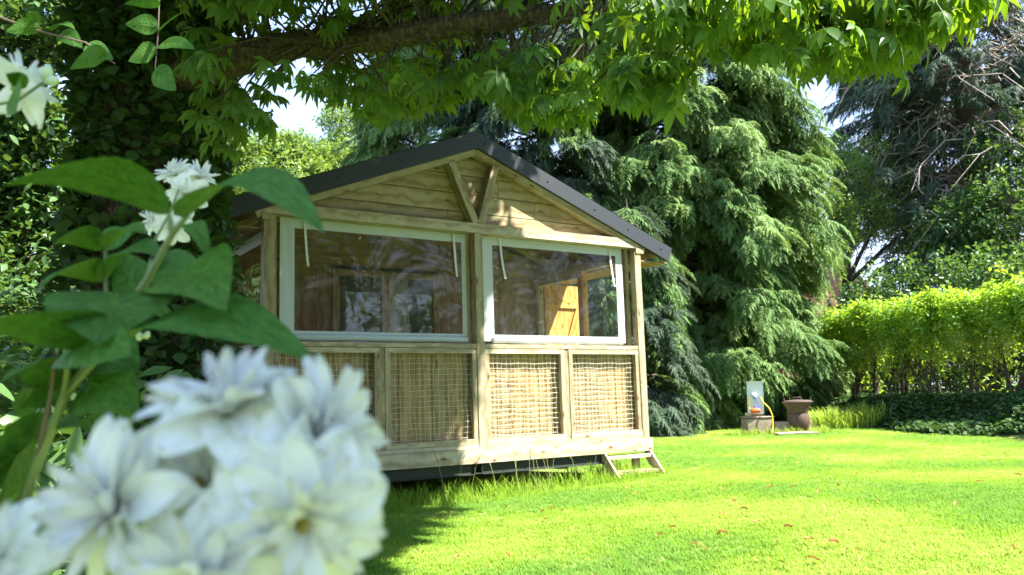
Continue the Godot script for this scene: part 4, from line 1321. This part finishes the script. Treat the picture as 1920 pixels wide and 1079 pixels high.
	# boughs that shade the cabin's left half, the blossoms and the near grass
	for i in 3300:
		var p := Vector3.ZERO
		if i < 1300:
			p = cabin_xf * Vector3(R(-0.4, 3.2), R(0.2, 3.5), 0.0)
		elif i < 1500:
			p = Vector3(R(-0.75, 0.25), R(0.3, 1.3), R(-1.3, 0.0))
		elif i < 1950:
			p = ground_at(R(560, 830), R(925, 1085))
		else:
			p = at(R(150, 1080), R(-40, 260), R(4.3, 6.4))
		p += to_sun * ((R(3.0, 7.0) - p.y) / to_sun.y)
		if not hidden(p) or shades_lit(p) or on_tips(p) or shades_lit(p + Vector3(0.14, 0, 0)): continue
		clusters.append([p, false])
	# unseen lower boughs, added to darken the trunk and its ivy
	for i in 420:
		var p := Vector3(R(-6.5, -1.3), R(2.6, 6.0), R(-3.0, 1.5))
		if not hidden(p) or shades_lit(p) or on_tips(p): continue
		clusters.append([p, false])
	seen = clusters.size()
	while clusters.size() < seen + 1900 and tries < 40000:
		tries += 1
		var d := Vector3(R(-1, 1), R(-1, 1), R(-1, 1))
		if d.length() > 1.0: continue
		var p := Vector3(-2.2, 6.0, -5.6) + d * Vector3(5.6, 3.6, 4.6)
		if p.y < 2.7: continue
		var f := pix(p)
		if not hidden(p): continue
		if p.z > -1.8: continue
		if shades_lit(p): continue
		if on_tips(p) or shades_lit(p + Vector3(0.12, 0, 0)): continue
		clusters.append([p, false])
	for cl in clusters:
		var p: Vector3 = cl[0]
		var best: Vector3 = anchors[0]
		for a in anchors:
			if (a as Vector3).distance_squared_to(p) < best.distance_squared_to(p): best = a
		if cl[1] or rng.randf() < 0.25:
			var start := best if best.distance_to(p) < 1.3 else p + (best - p).normalized() * 0.55 + Vector3.UP * 0.12
			twigs.tube([start - base, start.lerp(p, 0.55) + Vector3.UP * 0.06 - base, p - base], [0.010, 0.007, 0.004], 4, false)
		var n := rng.randi_range(4, 6) if cl[1] else rng.randi_range(5, 7)
		var a0 := R(0, TAU)
		for i in n:
			var a := a0 + TAU * i / n + R(-0.4, 0.4)
			var d := Vector3(cos(a), R(-0.9, 0.15), sin(a)).normalized()
			var pos := p + d * R(0.08, 0.15) * (1.0 if cl[1] else 1.6)
			var sc := R(0.45, 1.0) * ((0.80 if p.x < 0.4 else 0.74) if cl[1] else 1.45)
			var xf := Transform3D((aim((d + Vector3.DOWN * R(0.2, 0.9)).normalized(), Vector3.UP) * Basis(Vector3.RIGHT, R(-0.5, 0.5))).scaled(Vector3.ONE * sc), pos - base)
			var f := pix(pos)
			var inside: bool = cl[1] and f.x > 0 and f.x < 1920 and f.y > 0
			leaves.append([sc / maxf(f.z, 0.5) if inside else 0.0, xf, rng.randi() % 7, rng.randi() % 3])
	part(t, "twigs", twigs.mesh(), M.bark).set_meta("kind", "stuff")
	leaves.sort_custom(func(a, b): return a[0] > b[0])
	for i in mini(300, leaves.size()):
		var e: Array = leaves[i]
		part(t, "leaf", meshes[e[2]], mats[e[3]], e[1])
	var rest := {}
	for i in range(300, leaves.size()):
		var e: Array = leaves[i]
		var key: int = e[2] * 3 + e[3]
		if not rest.has(key): rest[key] = []
		rest[key].append(e[1])
	for key in rest:
		many(t, "foliage", meshes[key / 3], mats[key % 3], rest[key])
	# ivy up the trunk
	rng.seed = 73
	var w := []
	for i in 3600:
		var y := R(0.0, 6.2)
		var a := R(0, TAU)
		var r := 0.36 + R(0.02, 0.24) * (0.75 + 0.35 * sin(y * 2.1 + a * 2.0))
		var d := Vector3(cos(a), 0, sin(a))
		w.append(Transform3D(Basis.from_euler(Vector3(R(-0.7, 0.7), R(0, TAU), R(-0.7, 0.7))).scaled(Vector3.ONE * R(0.7, 1.15)), d * r + Vector3.UP * y))
	many(t, "ivy", leaf_clump(21, 6, 0.085, 0.075, 0.07), M.ivy, w)

# ------------------------------------------------------------------ shrubs in the shade at the left
func build_shrubs() -> void:
	rng.seed = 81
	var lc := leaf_clump(31, 10, 0.12, 0.055, 0.14)
	for e in [[-2.9, -4.3, 0.9, 0.75, "dark leafy shrub directly before the ivy-clad trunk"], [-2.0, -3.6, 0.7, 0.55, "low dark shrub between the mock orange and the ivy-clad trunk"], [-3.6, -7.2, 1.0, 1.0, "dark shrub against the cabin's boarded side wall"], [-1.6, -2.7, 0.55, 0.42, "smallest dark shrub close behind the white blossoms"], [-4.4, -9.2, 1.2, 1.2, "largest dark shrub behind the ivy-clad trunk"]]:
		var b := thing("shade_shrub", e[4], "shrub", Vector3(e[0], gh(e[0], e[1]), e[1]), "dark shrubs under the chestnut")
		shrub_parts(b, Vector3(e[2], e[3], e[2]), 520, lc, M.dark_leaf, 0.95)

# ------------------------------------------------------------------ grass
func build_grass() -> void:
	rng.seed = 91
	var wh := [[], [], [], []]
	var patch := noise(0.35, 3, 44)
	# in view, denser near the camera; distance bands
	for band in [[-3.3, -6.5, 1150.0], [-6.5, -9.5, 720.0], [-9.5, -14.0, 330.0], [-14.0, -22.0, 150.0]]:
		var z0: float = band[0]; var z1: float = band[1]
		var area := 0.0
		var xl := -2.2; var xr := 7.6
		var n := int((z0 - z1) * (xr - xl) * float(band[2]))
		for i in n:
			var z := R(z1, z0)
			var x := R(xl, xr)
			var f := pix(Vector3(x, 0.05, z))
			if f.x < 560 or f.x > 1990 or f.y > 1130: continue
			var lc := cabin_xf.affine_inverse() * Vector3(x, 0, z)
			if lc.x > -0.1 and lc.x < W + 0.1 and lc.z < -0.5: continue
			var sc := (1.0 if z0 > -9.6 else 1.35 if z0 > -14.5 else 1.9) * R(0.75, 1.25)
			var v := patch.get_noise_2d(x, z) + R(-0.25, 0.25)
			var k := 3 if v < -0.22 else 0 if v < 0.12 else 1
			if rng.randf() < 0.03 + 0.22 * smoothstep(0.25, 0.6, patch.get_noise_2d(x * 1.7 + 50.0, z * 1.7)): k = 2
			wh[k].append(Transform3D(Basis(Vector3.UP, R(0, TAU)).scaled(Vector3(sc, sc * R(0.7, 1.1) / sqrt(maxf(sc, 0.8)), sc)), Vector3(x, gh(x, z) - 0.003, z)))
	var gm := [tuft(1, 18, 0.034, 0.036, 0.0018, 1.0), tuft(2, 17, 0.032, 0.037, 0.0018, 1.1), tuft(3, 11, 0.030, 0.036, 0.0016, 1.1)]
	tag(many(self, "lawn_grass", gm[0], M.grass, wh[0]), "short bright green grass blades of the mown lawn", "grass", "", "stuff")
	tag(many(self, "lawn_grass", gm[1], M.grass_b, wh[1]), "yellowish green grass blades mixed into the mown lawn", "grass", "", "stuff")
	tag(many(self, "dry_grass", gm[2], M.grass_dry, wh[2]), "pale dry blades scattered through the mown lawn", "grass", "", "stuff")
	tag(many(self, "lawn_grass", tuft(4, 17, 0.038, 0.036, 0.0020, 0.9), M.grass_c, wh[3]), "deeper green grass blades in patches of the mown lawn", "grass", "", "stuff")
	# long grass along the cabin's front and by the plinth
	var lg := []
	var lg2 := []
	for i in 850:
		var x := R(-0.6, 3.9)
		var z := R(-0.25, 0.45)
		var p := cabin_xf * Vector3(x, 0, z)
		var k := R(0.35, 1.15) * (1.0 - 0.55 * smoothstep(0.05, 0.45, z))
		lg.append(Transform3D(Basis(Vector3.UP, R(0, TAU)).scaled(Vector3.ONE * k), Vector3(p.x, gh(p.x, p.z) - 0.01, p.z)))
	for i in 240:
		var p := cabin_xf * Vector3(R(3.3, 4.3), 0, R(-0.5, 0.35))
		lg.append(Transform3D(Basis(Vector3.UP, R(0, TAU)).scaled(Vector3.ONE * R(0.35, 0.7)), Vector3(p.x, gh(p.x, p.z) - 0.01, p.z)))
	var g0 := ground_at(1566, 803)
	for i in 420:
		var x := g0.x + R(-0.6, 0.8)
		var z := g0.z + R(-0.9, 0.8)
		if x > 7.9: continue
		lg2.append(Transform3D(Basis(Vector3.UP, R(0, TAU)).scaled(Vector3.ONE * R(1.0, 2.3)), Vector3(x, gh(x, z) - 0.01, z)))
	var g1 := ground_at(1440, 815)
	for i in 130:
		var x := g1.x + R(-0.75, 1.1)
		var z := g1.z + R(0.12, 0.5)
		lg2.append(Transform3D(Basis(Vector3.UP, R(0, TAU)).scaled(Vector3.ONE * R(0.4, 0.9)), Vector3(x, gh(x, z) - 0.01, z)))
	tag(many(self, "long_grass", tuft(5, 9, 0.22, 0.05, 0.0032, 0.85), M.grass, lg), "long uncut grass along the cabin's front edge", "grass", "", "stuff")
	tag(many(self, "long_grass", tuft(6, 9, 0.22, 0.06, 0.005, 0.9), M.grass_b, lg2), "tall uncut grass clump beside the urn and kerb block", "grass", "", "stuff")
	# seed stalks
	for i in 16:
		var px := R(800, 1130)
		var p := cabin_xf * Vector3(R(1.2, 3.7), 0, R(0.0, 0.25))
		var s := MB.new()
		var d := Vector3(R(-0.1, 0.1), R(0.25, 0.42), R(-0.06, 0.06))
		s.tube([Vector3.ZERO, d * 0.5 + Vector3(R(-0.02, 0.02), 0, 0), d, d + Vector3(d.x * 0.4, 0.05, 0)], [0.0022, 0.002, 0.0018, 0.0045], 4)
		var o := part(self, "grass_stalk", s.mesh(), M.grass_dry, Transform3D(Basis(), Vector3(p.x, gh(p.x, p.z) - 0.01, p.z)))
		tag(o, "pale seed stalk standing in the long grass before the cabin", "grass stalk", "seed stalks by the cabin")
	# dry leaves on the lawn
	rng.seed = 95
	var kinds := []
	for k in 3:
		var m := MB.new()
		var rows := []
		for i in 6:
			var a := i / 5.0
			var w := 0.016 * sin(PI * clampf(a * 0.94 + 0.03, 0, 1)) + 0.001
			var row := []
			for j in 4:
				var e := j / 3.0 * 2.0 - 1.0
				row.append(m.p(Vector3(a * 0.07 - 0.035, 0.012 + 0.018 * e * e * (1.0 - 0.3 * k) + 0.012 * sin(a * 3.0 + k), e * w)))
			rows.append(row)
		for i in 5:
			for j in 3: m.quad(rows[i][j], rows[i][j + 1], rows[i + 1][j + 1], rows[i + 1][j])
		kinds.append(m.mesh())
	for i in 150:
		var px := R(700, 1915)
		var py := 850.0 + 225.0 * pow(rng.randf(), 0.8)
		var g := ground_at(px, py)
		var lc := cabin_xf.affine_inverse() * g
		if lc.x > -0.3 and lc.x < W + 0.2 and lc.z < 0.5: continue
		if patch.get_noise_2d(g.x * 1.3 - 20.0, g.z * 1.3) < R(-0.35, 0.15): continue
		var o := part(self, "fallen_leaf", kinds[i % 3], M.dry_leaf, Transform3D(Basis.from_euler(Vector3(R(-0.4, 0.4), R(0, TAU), R(-0.4, 0.4))).scaled(Vector3.ONE * R(0.35, 0.85)), Vector3(g.x, gh(g.x, g.z) + 0.028, g.z)))
		tag(o, "curled brown dry leaf lying on the sunlit lawn", "leaf", "dry leaves on the lawn")

# ------------------------------------------------------------------ mock orange in the foreground
var petals := []
var petals_in := []
func flower(parent: Node3D, pos: Vector3, axis: Vector3, size: float, outer: int, mid: int, inner: int, open := 1.0) -> void:
	var cm := MB.new()
	cm.lathe([[0.0, -0.14], [0.05, -0.12], [0.11, -0.03], [0.09, 0.03], [0.0, 0.05]], 10)
	var ax := axis.normalized()
	var sd := ax.cross(Vector3(0.3, 0.5, 0.8)).normalized()
	var fl := part(parent, "flower", cm.mesh(), M.calyx, Transform3D(Basis(sd, ax, sd.cross(ax)).scaled(Vector3.ONE * size), pos - parent.position))
	for ring in [[outer, -0.05, 0.30, 0, 0.92, 1.06], [mid, 0.28, 0.85, 1, 0.82, 1.02], [mid, 0.45, 1.05, 1, 0.75, 0.95], [inner, 0.80, 1.45, 1, 0.55, 0.86]]:
		var n: int = ring[0]
		var a0 := R(0, TAU)
		for i in n:
			var a := a0 + TAU * i / n + R(-0.22, 0.22)
			var el: float = R(ring[1], ring[2]) * open
			var broad: bool = ring[3] == 0 or rng.randf() < 0.2
			var sc := R(ring[4], ring[5])
			var b := Basis(Vector3.UP, -a) * Basis(Vector3.BACK, el) * Basis(Vector3.RIGHT, R(-0.35, 0.35))
			var ms: Mesh = petals[rng.randi() % petals.size()] if broad else petals_in[rng.randi() % petals_in.size()]
			var wide := 0.72 if broad and ring[3] == 1 else 1.0
			part(fl, "petal", ms, M.petal if broad else M.petal_in, Transform3D(b.scaled_local(Vector3(sc, sc, sc * wide)), Vector3(0, 0.01, 0)))
	var st := MB.new()
	for i in 9:
		var d := Vector3(R(-0.35, 0.35), 1, R(-0.35, 0.35)).normalized()
		st.tube([Vector3.ZERO, d * R(0.2, 0.3)], [0.012, 0.02], 4)
	part(fl, "stamens", st.mesh(), M.stamen)
func bud(parent: Node3D, pos: Vector3, axis: Vector3, size: float) -> void:
	var m := MB.new()
	m.lathe([[0.0, 0.0], [0.20, 0.08], [0.36, 0.3], [0.40, 0.55], [0.28, 0.85], [0.06, 1.08], [0.0, 1.1]], 12)
	var o := part(parent, "bud", m.mesh(), M.bud, Transform3D(aim(axis, Vector3.BACK) * Basis(Vector3.BACK, -PI / 2), pos - parent.position))
	o.scale = Vector3.ONE * size
	var c := MB.new()
	for i in 4:
		var a := TAU * i / 4
		var d := Vector3(cos(a), 0, sin(a))
		leaflet(c, d * 0.15 + Vector3.UP * 0.05, (d * 0.32 + Vector3.UP).normalized(), d.cross(Vector3.UP), 0.6, 0.45, 0.0)
	part(o, "sepals", c.mesh(), M.calyx)
func stem_px(parent: Node3D, list: Array, mat: Material) -> void:    # [x, y, depth, radius in mm]
	var m := MB.new()
	var pts := []; var rr := []
	for e in list:
		pts.append(at(e[0], e[1], e[2]) - parent.position); rr.append(e[3] * 0.001)
	m.tube(pts, rr, 8)
	part(parent, "stem", m.mesh(), mat)
func build_mock_orange() -> void:
	rng.seed = 101
	for i in 4: petals.append(petal_mesh(i, 0))
	for i in 4: petals_in.append(petal_mesh(20 + i, 1))
	var base := Vector3(-0.42, 0.0, -0.62)
	var s := thing("mock_orange_shrub", "mock orange shrub with double white blossoms and toothed green leaves", "shrub", base)
	rng.seed = 102
	# stems
	stem_px(s, [[-40, 1900, 0.60, 5.0], [20, 1180, 0.56, 4.2], [45, 930, 0.54, 3.6], [120, 745, 0.53, 3.0], [205, 630, 0.52, 2.5], [275, 525, 0.51, 2.2], [322, 440, 0.50, 2.0]], M.mock_stem)
	stem_px(s, [[322, 440, 0.50, 1.9], [316, 400, 0.50, 1.5]], M.mock_stem)
	stem_px(s, [[322, 440, 0.50, 1.9], [350, 405, 0.49, 1.5]], M.mock_stem)
	stem_px(s, [[18, 1180, 0.58, 1.8], [60, 900, 0.54, 1.5], [95, 740, 0.52, 1.2], [103, 660, 0.51, 1.0]], M.mock_wood)
	stem_px(s, [[118, 750, 0.53, 2.0], [125, 700, 0.515, 1.7], [122, 655, 0.505, 1.4]], M.mock_stem)
	stem_px(s, [[120, 745, 0.53, 2.2], [160, 700, 0.52, 1.9], [200, 655, 0.51, 1.4]], M.mock_stem)
	stem_px(s, [[205, 620, 0.56, 1.6], [198, 540, 0.58, 1.4], [197, 470, 0.60, 1.2]], M.mock_stem)
	stem_px(s, [[275, 525, 0.53, 1.3], [290, 450, 0.60, 1.1], [318, 400, 0.72, 1.1], [335, 355, 0.86, 1.1]], M.mock_stem)
	stem_px(s, [[70, 830, 0.60, 1.4], [80, 760, 0.62, 1.2], [110, 640, 0.64, 1.0], [120, 610, 0.64, 0.9]], M.mock_stem)
	# lower stems towards the big blossoms
	stem_px(s, [[20, 1500, 0.50, 3.0], [200, 1150, 0.36, 2.2], [420, 960, 0.30, 1.8], [430, 830, 0.285, 1.5]], M.mock_stem)
	stem_px(s, [[420, 960, 0.30, 1.6], [600, 850, 0.29, 1.4]], M.mock_stem)
	stem_px(s, [[200, 1150, 0.36, 1.6], [210, 950, 0.30, 1.4]], M.mock_stem)
	# leaves: base x, y, depth, tip x, y, depth, width m, arch m, roll, material
	var A: Material = M.mock; var B: Material = M.mock_b; var C: Material = M.mock_c
	for e in [
		[318, 402, 0.50, 2, 350, 0.44, 0.040, 0.014, 18, A], [346, 410, 0.49, 608, 438, 0.45, 0.056, 0.026, 26, B],
		[235, 548, 0.50, 182, 646, 0.425, 0.074, 0.004, 4, B], [318, 548, 0.50, 424, 585, 0.44, 0.052, 0.016, 36, C],
		[230, 660, 0.48, -110, 625, 0.40, 0.044, 0.008, 20, A], [200, 660, 0.50, 594, 684, 0.42, 0.060, 0.022, 24, B],
		[125, 655, 0.50, 245, 668, 0.40, 0.040, 0.004, 50, A],
		[192, 470, 0.60, 64, 496, 0.55, 0.026, 0.014, 25, C], [198, 468, 0.60, 275, 440, 0.57, 0.024, 0.010, 25, C], [197, 470, 0.60, 248, 432, 0.66, 0.018, 0.006, 20, A],
		[190, 530, 0.58, 66, 548, 0.52, 0.028, 0.012, 20, C], [190, 530, 0.58, 312, 488, 0.56, 0.034, 0.016, 28, B], [210, 545, 0.58, 330, 545, 0.62, 0.045, 0.006, 65, B],
		[205, 625, 0.56, 60, 690, 0.50, 0.040, 0.012, 30, A], [285, 520, 0.56, 405, 545, 0.58, 0.040, 0.014, 35, B], [160, 690, 0.56, 260, 700, 0.52, 0.045, 0.010, 45, A],
		[342, 428, 0.52, 395, 497, 0.50, 0.014, 0.010, 30, C], [262, 590, 0.58, 330, 618, 0.56, 0.016, 0.008, 20, C],
		[130, 730, 0.55, 30, 700, 0.48, 0.034, 0.008, 25, B], [150, 735, 0.55, 262, 770, 0.50, 0.050, 0.010, 60, B], [115, 745, 0.56, 35, 770, 0.52, 0.034, 0.008, 50, B], [100, 700, 0.56, 0, 720, 0.50, 0.018, 0.008, 15, C],
		[90, 830, 0.58, 150, 800, 0.52, 0.030, 0.008, 40, B], [60, 860, 0.58, -60, 900, 0.50, 0.055, 0.008, 60, B], [60, 900, 0.58, -40, 1000, 0.50, 0.055, 0.008, 65, B], [75, 830, 0.60, 10, 800, 0.56, 0.030, 0.006, 40, B],
		[300, 900, 0.60, 220, 830, 0.56, 0.045, 0.006, 60, B], [100, 960, 0.55, 60, 1060, 0.5, 0.05, 0.004, 65, B], [60, 780, 0.62, 35, 735, 0.58, 0.020, 0.004, 40, A],
		[240, 760, 0.62, 170, 850, 0.6, 0.04, 0.004, 60, B]]:
		mock_leaf(s, at(e[0], e[1], e[2]), at(e[3], e[4], e[5]), e[6], e[7], e[8], e[9])
	# twig with darker leaves near the top
	stem_px(s, [[-60, 10, 1.3, 2.0], [60, 55, 1.25, 1.6], [160, 80, 1.2, 1.4], [215, 120, 1.2, 0.8]], M.mock_wood)
	stem_px(s, [[300, -60, 1.35, 1.4], [296, 60, 1.3, 1.0], [290, 130, 1.3, 0.6]], M.mock_wood)
	for e in [[75, 50, 1.25, 10, 60, 1.2, 0.045, 0.004, 60, A], [70, 48, 1.25, 52, 24, 1.2, 0.035, 0.004, 50, C], [95, 58, 1.25, 140, 55, 1.2, 0.03, 0.01, 30, C], [110, 65, 1.25, 155, 92, 1.2, 0.045, 0.006, 60, A], [160, 85, 1.2, 212, 112, 1.2, 0.05, 0.0, 75, A], [300, 10, 1.3, 232, 8, 1.25, 0.04, 0.006, 40, A],
			[297, 50, 1.3, 234, 45, 1.25, 0.05, 0.002, 65, A], [296, 60, 1.3, 352, 18, 1.25, 0.03, 0.004, 40, B], [298, 85, 1.3, 365, 92, 1.25, 0.05, 0.006, 55, B], [292, 90, 1.3, 240, 115, 1.25, 0.05, 0.0, 70, B], [200, 100, 1.2, 130, 130, 1.15, 0.05, 0.004, 60, B], [290, 130, 1.3, 330, 170, 1.25, 0.06, 0.0, 70, B]]:
		mock_leaf(s, at(e[0], e[1], e[2]), at(e[3], e[4], e[5]), e[6] * 0.62, e[7], e[8], e[9])
	# the big blossoms
	rng.seed = 103
	var right := cam_basis.x; var up := cam_basis.y; var back := cam_basis.z
	for e in [[425, 782, 0.272, Vector3(0.05, 0.95, 0.22), 0.0272, 8, 12, 24, 1.0], [585, 815, 0.276, Vector3(0.85, 0.30, 0.30), 0.0262, 7, 11, 20, 1.0], [222, 958, 0.262, Vector3(-0.50, 0.30, 0.75), 0.0285, 8, 10, 18, 0.85], [560, 975, 0.258, Vector3(0.40, -0.05, 0.85), 0.0290, 8, 10, 18, 0.85],
			[385, 910, 0.280, Vector3(-0.10, 0.25, 0.95), 0.0265, 7, 8, 12, 0.8], [380, 1085, 0.250, Vector3(-0.15, -0.05, 0.95), 0.0270, 8, 10, 16, 0.9], [-20, 1075, 0.262, Vector3(-0.1, 0.6, 0.7), 0.0260, 8, 8, 14, 1.0]]:
		var v: Vector3 = e[3]
		flower(s, at(e[0], e[1], e[2]), right * v.x + up * v.y + back * v.z, e[4], e[5], e[6], e[7], e[8])
	# smaller blossoms behind
	for e in [[330, 330, 0.88, Vector3(-0.35, 0.85, 0.3), 0.0225, 6, 9, 14], [372, 335, 0.90, Vector3(0.65, 0.6, 0.3), 0.0225, 6, 9, 14], [350, 365, 0.86, Vector3(0.0, -0.3, 0.95), 0.0225, 6, 7, 10], [322, 425, 0.84, Vector3(0.1, -0.3, 0.9), 0.020, 6, 6, 6], [288, 412, 0.88, Vector3(-0.8, 0.1, 0.5), 0.018, 6, 6, 6], [28, 165, 0.62, Vector3(0.35, 0.45, -0.6), 0.0285, 8, 10, 12]]:
		var v: Vector3 = e[3]
		flower(s, at(e[0], e[1], e[2]), right * v.x + up * v.y + back * v.z, e[4], e[5], e[6], e[7])
	for e in [[80, 152, 0.60, Vector3(0.35, 0.9, 0), 0.0115], [84, 155, 0.60, Vector3(0.95, 0.25, 0), 0.0095], [103, 603, 0.64, Vector3(-0.3, 0.9, 0.1), 0.0065], [260, 640, 0.62, Vector3(0.1, 1, 0.1), 0.0065], [270, 636, 0.62, Vector3(0.5, 0.8, 0), 0.006], [240, 645, 0.62, Vector3(-0.4, 0.8, 0), 0.006], [80, 690, 0.6, Vector3(-0.3, 0.8, 0), 0.005]]:
		var v: Vector3 = e[3]
		bud(s, at(e[0], e[1], e[2]), right * v.x + up * v.y + back * v.z, e[4])
	stem_px(s, [[-30, 200, 0.62, 1.4], [30, 190, 0.62, 1.2], [80, 155, 0.60, 1.0]], M.mock_stem)
	mock_leaf(s, at(30, 160, 0.6), at(30, 212, 0.56), 0.030, 0.0, 75, M.mock_c)
	mock_leaf(s, at(48, 165, 0.6), at(10, 138, 0.57), 0.012, 0.002, 40, M.mock_c)
